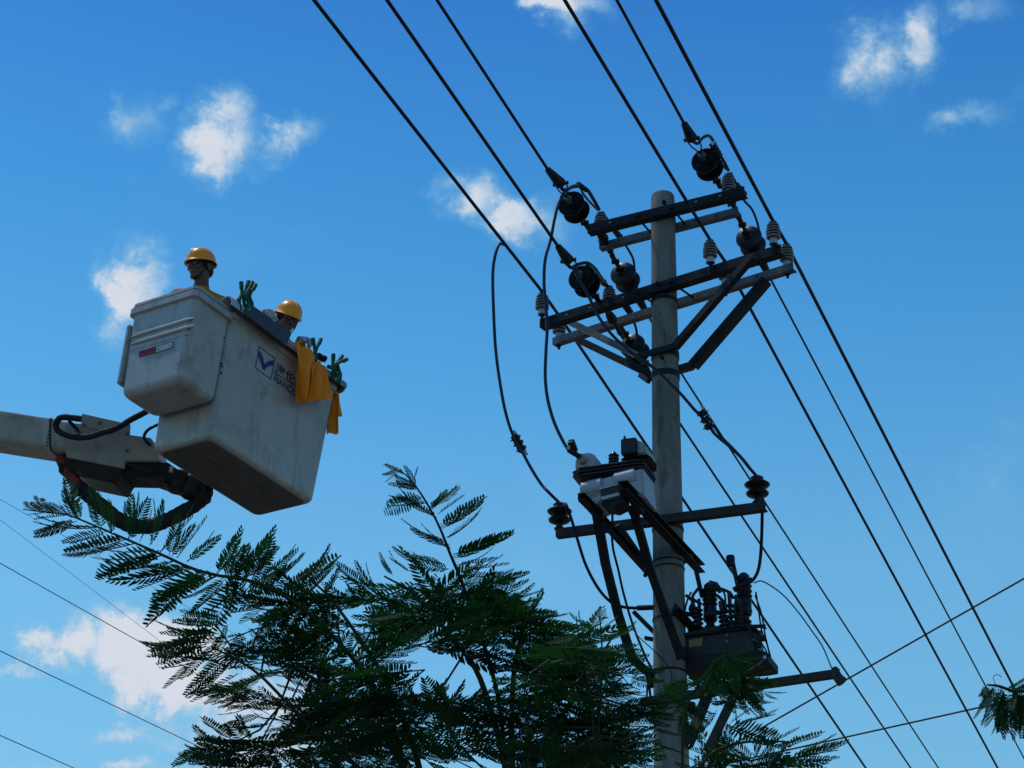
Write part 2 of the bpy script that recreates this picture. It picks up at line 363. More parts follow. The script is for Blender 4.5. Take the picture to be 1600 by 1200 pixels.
for nm, (a, b), leg, m, lab in (('crossarm', A1, .078, 'dark_steel', 'short dark upper crossarm, front channel'), ('crossarm', A1b, .060, 'galv', 'short pale upper crossarm behind the pole'),
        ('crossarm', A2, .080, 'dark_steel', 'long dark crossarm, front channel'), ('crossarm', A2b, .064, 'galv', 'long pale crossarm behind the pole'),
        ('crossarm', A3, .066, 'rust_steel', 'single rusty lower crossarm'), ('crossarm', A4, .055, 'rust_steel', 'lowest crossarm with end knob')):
    o, n_, u, d = angle_iron(a, b, leg, .007, -vd, nm, m, pole, label=lab)  # front arms of the pairs carry their shade as near-black colour
    L = np.linalg.norm(b - a)
    for t in ((.12, .22, .36, .72, .86) if L > 2 else (.15, .32, .7, .85)):
        c = a + (b - a) * t + n_ * .004
        bb = MB(); bb.lathe([(.0065, 0), (.0065, .002)], c, n_, 10, (1.7, 1)); bb.part('bolt_slot', 'ins_base' if m == 'dark_steel' else 'ink', o)
# spacer bolts between arm pairs and bands round the shaft
def nearest(a, b, s):  # point on arm at signed distance s along ud from the pole
    d = nrm(b - a); t = (PF(0, 0, a[2]) - a) @ d; return a + d * (t + s)
for P, Q in ((A1, A1b), (A2, A2b)):
    for s in (-.16, .15):
        p = nearest(*P, s) - vd * .02; q_ = nearest(*Q, s) + vd * .04
        bb = MB(); bb.tube([p, q_], .009, 8); bb.lathe([(.02, -.01), (.02, .01)], p, vd, 6); bb.lathe([(.02, -.01), (.02, .01)], q_, vd, 6); bb.part('spacer_bolt', 'dark_steel', pole)
def band(z, h, r_extra=.006, m='dark_steel', tilt=0):
    b = MB(); r = prad(z) + r_extra; n = 36; rings = []
    for zz, dr in ((-h / 2, -.004), (-h / 2, 0), (h / 2, 0), (h / 2, -.004)):
        rings.append([PF((r + dr) * cos(q), (r + dr) * sin(q), z + zz + tilt * cos(q)) for q in [2 * pi * i / n for i in range(n)]])
    b.loft(rings, False, False); b.part('band', m, pole)
for py, h in ((547, .055), (579, .05), (872, .012), (882, .012), (962, .014), (1045, .016), (820, .02), (333, .03), (462, .03)):
    band(onpole(py, -.11)[2], h, tilt=.0)
# braces of the long crossarm
bz = onpole(547, -.12)[2]
def brace(pa, pb, w, m, label=None, up=None):
    b = MB(); d, s_, u = frame(np.asarray(pb) - np.asarray(pa))
    b.prism([pa + s_ * x + u * y for x, y in [(-w / 2, -w / 2), (w / 2, -w / 2), (w / 2, -w / 2 + .007), (-w / 2 + .007, -w / 2 + .007), (-w / 2 + .007, w / 2), (-w / 2, w / 2)]], np.asarray(pb) - np.asarray(pa))
    b.part('brace', m, pole, label=label)
brace(vpl(874, 495, nearest(*A2, -1.0)), pb_(997, 556, -.13), .055, 'galv', 'pale left front brace')
brace(hz(896, 527, Z2b - .05), pb_(1012, 583, .13), .06, 'dark_steel', 'dark left rear brace')
brace(hz(1176, 401, Z2 - .05), pb_(1055, 542, -.13), .055, 'dark_steel', 'thin dark right front brace')
brace(hz(1198, 438, Z2b - .05), pb_(1083, 572, .1), .075, 'dark_steel', 'thick dark right rear brace')
bb = MB(); bb.bar(pb_(1084, 571, .1), pb_(1056, 579, .02), .055, .06); bb.part('bracket', 'dark_steel', pole)
bb = MB(); bb.bar(pb_(1057, 540, -.135), pb_(996, 557, -.135), .02, .05); bb.part('bracket', 'dark_steel', pole)
bb = MB(); bb.bar(pb_(1000, 586, .1), pb_(1014, 596, .0), .03, .035); bb.part('bracket', 'dark_steel', pole)

# beams, struts carrying the switchgear
zb = 8.20
bL0, bL1 = hz(908, 775, zb), hz(1014, 893, zb - .03); bR0, bR1 = hz(973, 758, zb + .02), hz(1095, 889, zb - .02)
for (p, q_, w) in ((bL0, bL1, .052), (bR0, bR1, .070)):
    b = MB(); b.prism([p + ud * x + zd * y for x, y in [(-w / 2, -w / 2), (w / 2, -w / 2), (w / 2, -w / 2 + .008), (-w / 2 + .008, -w / 2 + .008), (-w / 2 + .008, w / 2 - .008), (w / 2, w / 2 - .008), (w / 2, w / 2), (-w / 2, w / 2)]], q_ - p)
    b.part('support_beam', 'dark_steel', pole)
bb = MB(); bb.bar(bL1 - vd * .03, bR1 - vd * .25, .05, .05); bb.part('support_beam', 'dark_steel', pole)
for pts, w, bb_ in (([(930, 790, -.9), (946, 880, -.62), (966, 960, -.4), (988, 1030, -.2), (1014, 1052, -.1)], .062, 0), ([(988, 790, -.85), (1016, 890, -.55), (1044, 970, -.33), (1064, 1027, -.18)], .06, 0)):
    b = MB(); P = [pb_(x, y, z) for x, y, z in pts]
    for i in range(len(P) - 1): b.bar(P[i], P[i + 1] + nrm(P[i + 1] - P[i]) * .01, w, w * .8, up=tuple(vd))
    b.part('strut', 'dark_steel', pole)
bb = MB(); bb.bar(pb_(1014, 1052, -.1), pb_(1018, 1072, .0), .05, .05); bb.part('bracket', 'dark_steel', pole)
for a_, b_, w in (((991, 957, .0), (1024, 990, .0), .055), ((1008, 997, .0), (1026, 1000, .0), .04), ((965, 820, -.3), (1013, 890, -.05), .05)):
    bb = MB(); bb.bar(pb_(*a_), pb_(*b_), w, w * .6); bb.part('bracket', 'dark_steel', pole)
brace(pb_(1058, 946, -.16), pb_(1128, 1024, .28), .085, 'dark_steel', 'dark diagonal beam over the tank')
brace(pb_(1113, 1060, .1), pb_(1072, 1165, -.05), .085, 'dark_steel', 'dark strut under the tank')
brace(pb_(1152, 1070, .35), pb_(1100, 1178, .1), .075, 'rust_steel', 'paler strut under the tank')
kn = hz(1304, 1052, Z4 - .05); b = MB(); b.tube([kn + zd * .04, kn - zd * .03 + ud * .02, kn - zd * .07 + ud * .05], [.022, .035, .04], 12); b.part('end_knob', 'black_rubber', pole)
b = MB(); b.lathe([(.0, 0), (.03, .0), (.035, .05), (.02, .09), (.0, .09)], pb_(1080, 1098, .05), (0, 0, -1), 12); b.part('end_knob', 'black_rubber', pole)

# ------------------------------------------------------------ pin insulators
def mk_pin():
    r = thing('pin_insulator', 'x', 'insulator', (0, 0, 0), 'pin insulators on the two upper crossarm pairs')
    b = MB(); p = [(.0, .205), (.03, .205), (.033, .196), (.03, .186)]
    for i in range(5):
        z = .17 - i * .026; R_ = .048 + .004 * min(i, 2); p += [(.036, z + .012), (R_, z + .003), (R_, z - .004), (.036, z - .008)]
    p += [(.034, .045), (0, .045)]; b.lathe(p[::-1], (0, 0, 0), n=24); ss_ = b.part('shed_stack', 'silicone', r, angle=30)
    b = MB()
    for i in range(5):
        z = .17 - i * .026; R_ = .0495 + .004 * min(i, 2); b.lathe([(R_ - .004, z - .0062), (R_, z - .0045), (R_, z - .003), (R_ - .004, z - .0025)], (0, 0, 0), n=24)
    b.part('shed_rim', 'shed_edge', ss_)
    b = MB(); b.lathe([(0, 0), (.036, 0), (.036, .018), (.031, .022), (.031, .046), (0, .046)], (0, 0, 0), n=20); b.part('base', 'ins_base', r)
    b = MB(); b.lathe([(0, -.10), (.012, -.10), (.012, 0), (.022, 0), (.022, .004), (0, .004)], (0, 0, 0), n=10); b.lathe([(.02, -.075), (.02, -.062)], (0, 0, 0), n=6); b.part('pin', 'dark_steel', r)
    return r
pin = mk_pin(); used = [False]; PINS = {}
def pin_at(key, px, py, z, label, dz=0, tilt=(0, 0)):
    P = hz(px, py, z); P = P + zd * dz
    q_ = Matrix.Rotation(tilt[0], 4, 'X') @ Matrix.Rotation(tilt[1], 4, 'Y')
    o = place(pin, used, P, q_.to_quaternion(), label); PINS[key] = P + zd * .205; return o
pin_at('1L', 938.5, 366, Z1b + .07, 'ribbed grey pin insulator half hidden behind the left end of the top crossarm')
pin_at('1R', 1138.5, 306, Z1b + .07, 'ribbed grey pin insulator at the right end of the top crossarm')
pin_at('2L', 847, 492, Z2 + .045, 'ribbed grey pin insulator at the far left end of the long front crossarm')
pin_at('2Lb', 873.5, 529, Z2b + .035, 'ribbed grey pin insulator at the left end of the pale rear crossarm, above its brace')
pin_at('2M', 952, 482, Z2b + .07, 'ribbed grey pin insulator between two pairs of black discs on the long crossarm')
pin_at('2C', 1110, 411, Z2 + .045, 'ribbed grey pin insulator standing alone right of the pole on the long front crossarm')
pin_at('2Cb', 1134, 445, Z2b + .035, 'ribbed grey pin insulator on the pale rear crossarm, behind a dark brace')
pin_at('2R', 1209, 382, Z2 + .045, 'ribbed grey pin insulator at the right end of the long front crossarm')
pin_at('2Rb', 1230, 417, Z2b + .035, 'ribbed grey pin insulator at the outermost right end of the pale rear crossarm')

# ------------------------------------------------------------ post insulators of the lower arm
def mk_post():
    r = thing('post_insulator', 'x', 'insulator', (0, 0, 0), 'wide black post insulators on the single lower crossarm')
    b = MB(); b.lathe([(0, .05), (.035, .05), (.06, .056), (.082, .068), (.088, .080), (.080, .088), (.05, .112), (.055, .12), (.085, .135), (.098, .150), (.090, .158), (.055, .172), (.048, .19), (.052, .205), (.040, .215), (0, .218)], (0, 0, 0), n=28); b.part('shed_stack', 'porcelain', r, angle=30)
    b = MB(); b.lathe([(0, -.05), (.025, -.05), (.025, .05), (0, .05)], (0, 0, 0), n=14); b.lathe([(.04, 0), (.04, .01)], (0, 0, 0), n=14); b.part('stem', 'dark_steel', r)
    return r
post = mk_post(); used2 = [False]
P3L = hz(874, 827, Z3 + .045); place(post, used2, P3L, Matrix.Identity(4).to_quaternion(), 'wide black two-shed insulator on the left end of the lower crossarm')
P3R = hz(1184, 786, Z3 + .045); place(post, used2, P3R, Matrix.Identity(4).to_quaternion(), 'wide black two-shed insulator on the right end of the lower crossarm')

# ------------------------------------------------------------ strain insulator strings
def mk_string():
    # local +X points from the crossarm out to the line
    r = thing('strain_insulator', 'x', 'insulator', (0, 0, 0), 'black strain insulator strings on the upper crossarms')
    b = MB(); b.bar((-.26, 0, 0), (-.10, 0, 0), .02, .045); b.lathe([(.022, -.03), (.022, .03)], (-.24, 0, 0), (0, 1, 0), 8); b.lathe([(.018, -.03), (.018, .03)], (-.12, 0, 0), (0, 1, 0), 8)
    b.tube([(-.34, 0, 0), (-.25, 0, 0)], .022, 8); b.part('link', 'dark_steel', r)
    for k in range(2):
        x = -.07 + .135 * k
        b = MB(); pr = [(0, -.045), (.040, -.045), (.044, -.01), (.05, 0), (.085, .008), (.107, .022), (.112, .034), (.106, .036)]
        for rr_ in (.092, .074, .056, .040): pr += [(rr_ + .007, .026), (rr_ + .003, .044), (rr_ - .003, .044), (rr_ - .007, .026)]
        pr += [(.026, .04), (.012, .05), (.012, .085), (0, .085)]
        b.lathe(pr, (x, 0, 0), (1, 0, 0), n=30); b.part('disc', 'porcelain', r, angle=30)
    b = MB(); b.bar((.14, 0, 0), (.20, 0, 0), .035, .05); b.lathe([(.016, -.03), (.016, .03)], (.18, 0, 0), (0, 1, 0), 8); b.part('link', 'galv', r)
    return r
strg = mk_string(); used3 = [False]; STR = {}
def string_at(key, cpx, cpy, P0, sgn, label, droop=-.04, yaw=0):
    """(cpx,cpy): outer disc centre in the picture; P0: crossarm point the string hangs in line with"""
    c = vpl(cpx, cpy, P0)
    d = nrm(vd * sgn + ud * yaw + zd * droop); d_, s_, u_ = frame(d)
    mtx = Matrix(((d_[0], -s_[0], u_[0]), (d_[1], -s_[1], u_[1]), (d_[2], -s_[2], u_[2])))
    o = place(strg, used3, c - d * .065, mtx.to_quaternion(), label); STR[key] = (c - d * .065, d, s_, u_); return o
PA = hz(926, 352, Z1); PB = hz(1128, 304, Z1); PC = hz(934, 476, Z2)
string_at('A', 894.5, 321, PA, -1, 'pair of black discs facing the camera at the left end of the top crossarm')
string_at('B', 1103.5, 254, PB, -1, 'pair of black discs facing the camera above the right end of the top crossarm')
string_at('C', 911, 437, PC, -1, 'pair of black discs facing the camera above the left half of the long crossarm')
PD = hz(948, 378, Z1b); PE = hz(1146, 330, Z1b); PFf = hz(962, 500, Z2b)
for key, out, P0, lab in (('D', (979, 437), PD, 'pair of black discs seen from behind, just left of the pole above the long crossarm'), ('E', (1175, 381), PE, 'pair of black discs seen from behind near the right end of the long crossarm'), ('F', (994, 549), PFf, 'pair of black discs seen from behind below the long crossarm, left of the pole')):
    string_at(key, out[0], out[1], P0, 1, lab)

# long black hardware links between arm and rear strings, strain clamps on the lines
def ribbed(p0, p1, r0, r1, n=9):
    b = MB(); k = n * 4; pts = [p0 + (p1 - p0) * i / k for i in range(k + 1)]
    rs = [(r0 + (r1 - r0) * i / k) * (1 + .16 * (1 if (i % 4) in (1, 2) else -1)) for i in range(k + 1)]; b.tube(pts, rs, 12); return b
def clampobj(p0, p1, r0, r1, label, d, s_, ears=True):
    t = thing('strain_clamp', label, 'cable clamp', p0, 'black strain clamps on the wires')
    ribbed(p0, p1, r0, r1).part('wedge_body', 'black_rubber', t)
    if ears:
        for sg in (-1, 1):
            e0 = p1 + s_ * sg * (r1 + .004); b = MB(); b.lathe([(0, -.016), (.017, -.016), (.017, .016), (0, .016)], e0, s_, 10); b.part('ear', 'black_rubber', t)
            k_, dd, ss, uu_ = d; tip = k_ + dd * .21 + ss * 0
            b = MB(); b.tube([e0, e0 + (tip - e0) * .5 + s_ * sg * .015, tip], .006, 6); b.part('link_strap', 'dark_steel', t)
    return t
CL = {}
for key, a_, b_, lab in (('A', (856, 265), (876, 287), 'black ribbed strain clamp on the wire reaching the left end of the top crossarm'), ('B', (1069, 193), (1081, 217), 'black ribbed strain clamp on the wire reaching the right end of the top crossarm'), ('C', (872, 385), (888, 407), 'black ribbed strain clamp on the wire reaching the long crossarm left of the pole')):
    o_, d, s_, u_ = STR[key]; p0, p1 = vpl(*a_, o_), vpl(*b_, o_); s2 = nrm(np.cross(p1 - p0, zd)); clampobj(p0, p1, .022, .042, lab, STR[key], s2); CL[key] = (p0, p1)
for key, a_, b_, lab in (('D', (998, 467), (1012, 492), 'black ribbed strain clamp behind the long crossarm beside the pole'), ('E', (1190, 408), (1202, 432), 'black ribbed strain clamp between the right ends of the long crossarm pair'), ('F', (1004, 566), (1016, 590), 'black ribbed strain clamp partly hidden behind the pole under the crossarms')):
    o_, d, s_, u_ = STR[key]; p1, p0 = vpl(*a_, o_), vpl(*b_, o_); clampobj(p0, p1, .022, .034, lab, STR[key], s_); CL[key] = (p0, p1)
# hardware between crossarm and rear strings: parts of those strings' arms
for px0, px1, P0, r0 in (((937, 362), (958, 400), PD, .03), ((1137, 300), (1158, 348), PE, .03), ((950, 488), (974, 528), PFf, .028)):
    p, q_ = vpl(px0[0], px0[1], P0), vpl(px1[0], px1[1], P0)
    b = MB(); b.tube([p, p + (q_ - p) * .12, p + (q_ - p) * .3, p + (q_ - p) * .4, p + (q_ - p) * .65, p + (q_ - p) * .8, p + (q_ - p) * .85, q_], [r0 * .9, r0 * 1.3, r0 * 1.5, r0 * .8, r0 * .7, r0 * 1.0, r0 * .6, r0 * .6], 10); b.part('extension_link', 'dark_steel', pole)

# ------------------------------------------------------------ line wires
def wire(name, near, P, far, r, label, group='overhead line wires passing the pole', ext=16, m='cable', cat='wire', dr=None):
    """from a point of the picture's upper edge through the 3D points P to the lower edge, in the vertical plane of the line"""
    pts = []
    def seg(a, b, n, sag): return [a + (b - a) * i / n - zd * sag * 4 * (i / n) * (1 - i / n) for i in range(n)]
    if near is not None:
        a = vpl(near[0], near[1], P[0], dr); d = nrm(P[0] - a); pts += seg(a - d * ext, P[0], 24, .04)
    for a, b in zip(P[:-1], P[1:]): pts += seg(a, b, 3, 0)
    if far is not None:
        c = vpl(far[0], far[1], P[-1], dr); d = nrm(c - P[-1]); pts += seg(P[-1], c + d * 18, 24, .06) + [c + d * 18]
    else: pts.append(P[-1])
    MB().tube(pts, r, 10).solo(name, m, label, cat, group, off=tuple(PF(0, 0, 10)), angle=80)
def top(k): return PINS[k] + zd * .012
wire('power_line', (495, 0), [top('2L'), top('2Lb')], (1357, 1200), .0135, 'black wire from the top edge over the far left pin insulators')
wire('power_line', (885, 0), [top('2C'), top('2Cb')], (1562, 1200), .0135, 'black wire crossing before the top crossarm to the lone insulators right of the pole')
wire('power_line', (1027, 0), [top('2R'), top('2Rb')], (1652, 1200), .0150, 'thick black wire over the outermost right pair of pin insulators')
wire('power_line', (685, 0), [CL['A'][0]], None, .0120, 'black wire ending at the left end of the top crossarm')
wire('power_line', (965, 0), [CL['B'][0]], None, .0120, 'black wire ending at the right end of the top crossarm')
wire('power_line', (608, 0), [CL['C'][0]], None, .0130, 'black wire ending at the discs left of the pole on the long crossarm')
wire('power_line', None, [CL['D'][0], vpl(1059, 575, CL['D'][0])], (1470, 1200), .0095, 'thin black wire leaving behind the pole, middle of the three at its right foot')
wire('power_line', None, [CL['E'][0]], (1611, 1200), .0095, 'thin black wire leaving down to the right from the right discs of the long crossarm')
wire('power_line', None, [CL['F'][0], vpl(1062, 661, CL['F'][0])], (1427, 1200), .0105, 'black wire leaving from the lowest pair of discs and passing right of the tank')

# ------------------------------------------------------------ jumpers and drop cables
def PZ(px, py, Z): return pd(px, py, Z)
def cable(pts, r, label, name='jumper_cable', m='cable', group='jumper cables looping between wires and insulators', cat='cable', k=8):
    return MB().tube(spline(pts, k), r, 10).solo(name, m, label, cat, group, off=tuple(PF(0, 0, 9)), angle=80)
def lerpZ(pxs, Z0, Z1_): n = len(pxs); return [PZ(x, y, Z0 + (Z1_ - Z0) * i / (n - 1)) for i, (x, y) in enumerate(pxs)]
dA, dp1L = depth(CL['A'][1]), depth(top('1L')); dB, dp1R = depth(CL['B'][1]), depth(top('1R')); dC, dp2M = depth(CL['C'][1]), depth(top('2M'))
cable(lerpZ([(874, 288), (881, 297), (893, 292), (905, 290), (917, 296), (927, 311), (936, 327)], dA, dp1L), .015, 'thick black jumper arching over the left disc pair to its pin insulator')
cable(lerpZ([(905, 288), (912, 304), (924, 318), (934, 328)], dA + .1, dp1L), .010, 'short second jumper tail lying against the arching left jumper')
cable(lerpZ([(941, 330), (955, 352), (966, 368), (978, 384), (989, 404), (992, 424), (996, 452), (1001, 470)], dp1L, depth(CL['D'][1])), .010, 'black jumper curving down from the left top pin insulator past the rear discs')
cable(lerpZ([(1083, 221), (1090, 224), (1097, 216), (1106, 212), (1113, 218), (1121, 236), (1131, 252), (1138, 266)], dB, dp1R), .013, 'black jumper bending over the right disc pair to its pin insulator')
cable(lerpZ([(1110, 226), (1116, 240), (1124, 252), (1134, 264)], dB + .1, dp1R), .010, 'short jumper tail beside the bent jumper at the right disc pair')
cable(lerpZ([(1142, 270), (1152, 290), (1162, 312), (1174, 326), (1182, 344), (1187, 366), (1192, 408)], dp1R, depth(CL['E'][1])), .010, 'black jumper curving down from the right top pin insulator')
cable(lerpZ([(884, 409), (892, 418), (903, 413), (918, 411), (930, 420), (940, 435), (950, 448)], dC, dp2M), .014, 'taped black jumper from the lower left clamp to the pin insulator between the discs')
cable(lerpZ([(955, 455), (968, 470), (982, 487), (993, 510), (996, 530), (1002, 556), (1006, 568)], dp2M, depth(CL['F'][1])), .011, 'black jumper dropping from the middle pin insulator behind the long crossarm')
# ribbed wedges on jumpers
for a_, b_, Z0, Z1_, r0, r1, lab in (((918, 412), (946, 445), dC + .15, dp2M, .020, .026, 'ribbed black sleeve on the taped jumper between the discs'), ((954, 352), (970, 372), dp1L + .1, dp1L + .25, .020, .026, 'ribbed black sleeve under the top crossarm left of the pole'), ((1113, 224), (1126, 246), dB + .2, dB + .3, .026, .022, 'black clamp body on the bent jumper beside the right discs'), ((1150, 288), (1162, 306), dp1R, dp1R + .1, .024, .034, 'black wedge behind the right top pin insulator'), ((972, 470), (986, 490), dp2M + .1, dp2M + .2, .03, .026, 'ribbed black sleeve just under the long crossarm left of the pole'), ((902, 287), (918, 298), dA + .12, dA + .2, .022, .018, 'black taped lump on top of the arching left jumper')):
    ribbed(PZ(*a_, Z0), PZ(*b_, Z1_), r0, r1, 5).solo('cable_sleeve', 'black_rubber', lab, 'cable sleeve', 'black sleeves and lumps on the jumpers', off=tuple(PF(0, 0, 10)))

K1 = lerpZ([(905, 291), (893, 293), (881, 302), (872, 320), (866, 345), (860, 376), (852, 405), (850, 440), (853, 480), (855, 512), (853, 550), (852, 590), (856, 625), (866, 660), (880, 690), (888, 703)], dA + .02, 16.35)
cable(K1, .0125, 'long blue-black drop cable from the arching jumper down to the white bushing boot', 'drop_cable', 'cable_blue', 'drop cables hanging down the pole')
dW1 = depth(PINS['2L']) - .35
K2 = lerpZ([(786, 382), (780, 382), (774, 398), (770, 428), (771, 480), (774, 540), (780, 590), (789, 640), (800, 676), (816, 706), (830, 732), (846, 757), (858, 770)], dW1, depth(P3L)) + [P3L + zd * .222]
cable(K2, .0125, 'long blue-black drop cable hanging farthest left from the outer wire to the lower insulator', 'drop_cable', 'cable_blue', 'drop cables hanging down the pole')
K3 = [PZ(897, 415, dC - .05)] + lerpZ([(902, 432), (916, 455), (930, 485), (942, 505), (958, 525), (975, 541), (998, 560), (1015, 570), (1035, 587), (1050, 602), (1066, 618), (1085, 640), (1102, 657)], dC - .1, 17.0) + lerpZ([(1117, 678), (1138, 696), (1156, 713), (1170, 730)], 16.95, depth(P3R)) + [P3R + zd * .222]
cable(K3, .0125, 'long blue-black drop cable slanting across the front of the pole to the right lower insulator', 'drop_cable', 'cable_blue', 'drop cables hanging down the pole')
cable(lerpZ([(1097, 640), (1112, 660), (1125, 680), (1142, 697), (1160, 716), (1172, 731)], 17.05, depth(P3R) + .03) + [P3R + zd * .222 + vd * .02], .009, 'thinner second cable beside the slanting drop cable near the right lower insulator', 'drop_cable', 'cable', 'drop cables hanging down the pole')
def pgclamp(c0, c1, label):
    t = thing('parallel_clamp', label, 'cable clamp', c0, 'bolted clamps joining the drop cables'); d, s_, u_ = frame(c1 - c0, vd)
    L = np.linalg.norm(c1 - c0)
    for k in range(3):
        c = c0 + d * L * (.18 + .32 * k); b = MB(); b.box(c, d * L * .13, s_ * .030, u_ * .026); jw = b.part('jaw', 'dark_steel', t, bevel=.004)
        b = MB(); b.tube([c - s_ * .045, c + s_ * .045], .007, 6); b.lathe([(.013, -.006), (.013, .006)], c + s_ * .034, s_, 6); b.part('bolt', 'galv', jw)
    b = MB(); b.tube([c0 - d * .03 + s_ * .018, c1 + d * .04 + s_ * .018], .010, 8); b.part('cable_tail', 'ins_base', t)
pgclamp(PZ(803, 680, dW1 + (depth(P3L) - dW1) * .62), PZ(817, 706, dW1 + (depth(P3L) - dW1) * .7), 'bolted clamp on the far left drop cable')
pgclamp(PZ(1095, 640, 17.0), PZ(1110, 672, 16.97), 'bolted clamp on the drop cable right of the pole')
b5 = -.12
cable([P3L + zd * .19 + ud * .03, *[PZ(x, y, z) for x, y, z in ((884, 788, 17.0), (893, 812, 17.0), (902, 842, 16.95), (915, 882, 16.9), (932, 915, 16.9), (950, 937, 16.85), (968, 947, 16.8), (990, 950, 16.8), (1016, 949, 16.8))]], .012, 'black cable curving from the left lower insulator in to the pole', 'drop_cable', 'cable', 'drop cables hanging down the pole')
cable([P3R + zd * .2, *[PZ(x, y, 16.95) for x, y in ((1191, 770), (1191, 800), (1190, 840), (1188, 872), (1184, 893), (1176, 907), (1170, 910))]], .013, 'black cable dropping from the right lower insulator to the tank bushing', 'drop_cable', 'cable', 'drop cables hanging down the pole')
cable([PZ(x, y, z) for x, y, z in ((1178, 911, 16.9), (1190, 908, 16.9), (1210, 919, 16.85), (1228, 934, 16.85), (1250, 960, 16.8), (1268, 985, 16.8), (1284, 1008, 16.75), (1293, 1028, 16.7), (1299, 1043, depth(kn)))], .005, 'thin lead from the tank bushing out to the end of the lowest arm', 'lead_wire', 'cable', 'thin leads around the pole')
cable([PZ(x, y, z) for x, y, z in ((957, 800, 16.4), (957, 850, 16.5), (966, 890, 16.6), (975, 930, 16.6), (990, 980, 16.6), (1008, 1025, 16.6), (1018, 1048, 16.6), (1012, 1072, 16.7), (1010, 1095, 16.6))], .009, 'thin black lead hanging beside the left strut down to the pole', 'lead_wire', 'cable', 'thin leads around the pole')
cable([PZ(x, y, z) for x, y, z in ((980, 790, 16.35), (992, 815, 16.45), (1004, 850, 16.5), (1010, 885, 16.55), (1008, 900, 16.6))], .016, 'short black cable between the switchgear and the pole', 'lead_wire', 'cable', 'thin leads around the pole')
cable([PZ(x, y, z) for x, y, z in ((984, 978, 16.6), (1000, 997, 16.4), (1020, 1015, 16.35), (1042, 1038, 16.4), (1049, 1055, 16.35), (1050, 1085, 16.3))], .004, 'hair-thin dark lead trailing over the lower pole face', 'lead_wire', 'cable', 'thin leads around the pole')
cable([PZ(x, y, 16.75) for x, y in ((1019, 1050), (1015, 1075), (1020, 1110), (1025, 1150))], .010, 'black lead running down the left edge of the pole foot', 'lead_wire', 'cable', 'thin leads around the pole')
b = MB(); b.tube([PZ(995, 950, 16.81), PZ(1022, 949, 16.81)], .02, 10); b.solo('cable_sleeve', 'dark_steel', 'dark sleeve where the curving cable meets the pole', 'cable sleeve', 'black sleeves and lumps on the jumpers', off=tuple(PF(0, 0, 7)))
pz_pin = [(PF(0, 0, 0), )]

# ------------------------------------------------------------ grey switchgear unit on the beams
sg = thing('switchgear_unit', 'grey load switch with ribbed black gasket, bushing boots and nameplate left of the pole', 'switchgear', PF(-.3, -.95, 8.2))
fb = -1.05    # front plane of the unit
def F(px, py, b=fb): return pb_(px, py, b)
def slab(pix, b, th, name, m, bevel=.008, parent=None, label=None):
    return MB().prism([F(x, y, b) for x, y in pix], vd * th).part(name, m, parent or sg, bevel=bevel, label=label)
slab([(905, 757), (1004, 729), (1004, 742), (1008, 778), (992, 770), (968, 760), (905, 783)], fb, .30, 'housing', 'grey_paint', .014)
slab([(905, 779), (940, 771), (940, 782), (925, 790), (907, 784)], fb + .02, .26, 'housing_foot', 'grey_paint', .008)
slab([(988, 764), (1006, 756), (1008, 774), (998, 775)], fb + .02, .26, 'housing_foot', 'grey_paint', .008)
for (x0, y0, x1, y1) in ((912, 767, 942, 759), (963, 752, 994, 744)):
    a0, a1 = F(x0, y0, fb + .03), F(x1, y1, fb + .03); b = MB(); b.tube([a0, a1], .062, 24); b.part('round_cover', 'grey_paint', sg, angle=50)
def rectring(cpx, cpy, b0, b1, z_off, hw_px, grow, th):
    pass
# stacked gasket ribs: rounded rectangles wider than the housing
pl, pr_ = F(903, 748), F(1003, 720)
zg = pl[2]; cl_, cr_ = (pl - PF(0, 0, 0)) @ ud, (pr_ - PF(0, 0, 0)) @ ud
zl, zr = pl[2], pr_[2]
zmid = (zl + zr) / 2
def rrect(a0, a1, b0, b1, z, r, n=5):
    out = []
    for (ca, cb, q0) in ((a1 - r, b1 - r, 0), (a0 + r, b1 - r, 90), (a0 + r, b0 + r, 180), (a1 - r, b0 + r, 270)):
        for i in range(n + 1):
            q = R(q0 + 90 * i / n); out.append(PF(ca + r * cos(q), cb + r * sin(q), z))
    return out
for k in range(3):
    z0 = zmid - .010 + k * .026; b = MB(); g_ = .012 + .006 * (k == 1)
    b.loft([rrect(cl_ - .0, cr_ + .0, fb, fb + .30, z0 - .012, .03), rrect(cl_ - g_, cr_ + g_, fb - g_, fb + .3 + g_, z0 - .006, .04), rrect(cl_ - g_, cr_ + g_, fb - g_, fb + .3 + g_, z0 + .004, .04), rrect(cl_ - .0, cr_ + .0, fb, fb + .30, z0 + .012, .03)])
    b.part('gasket_rib', 'black_rubber', sg, angle=50)
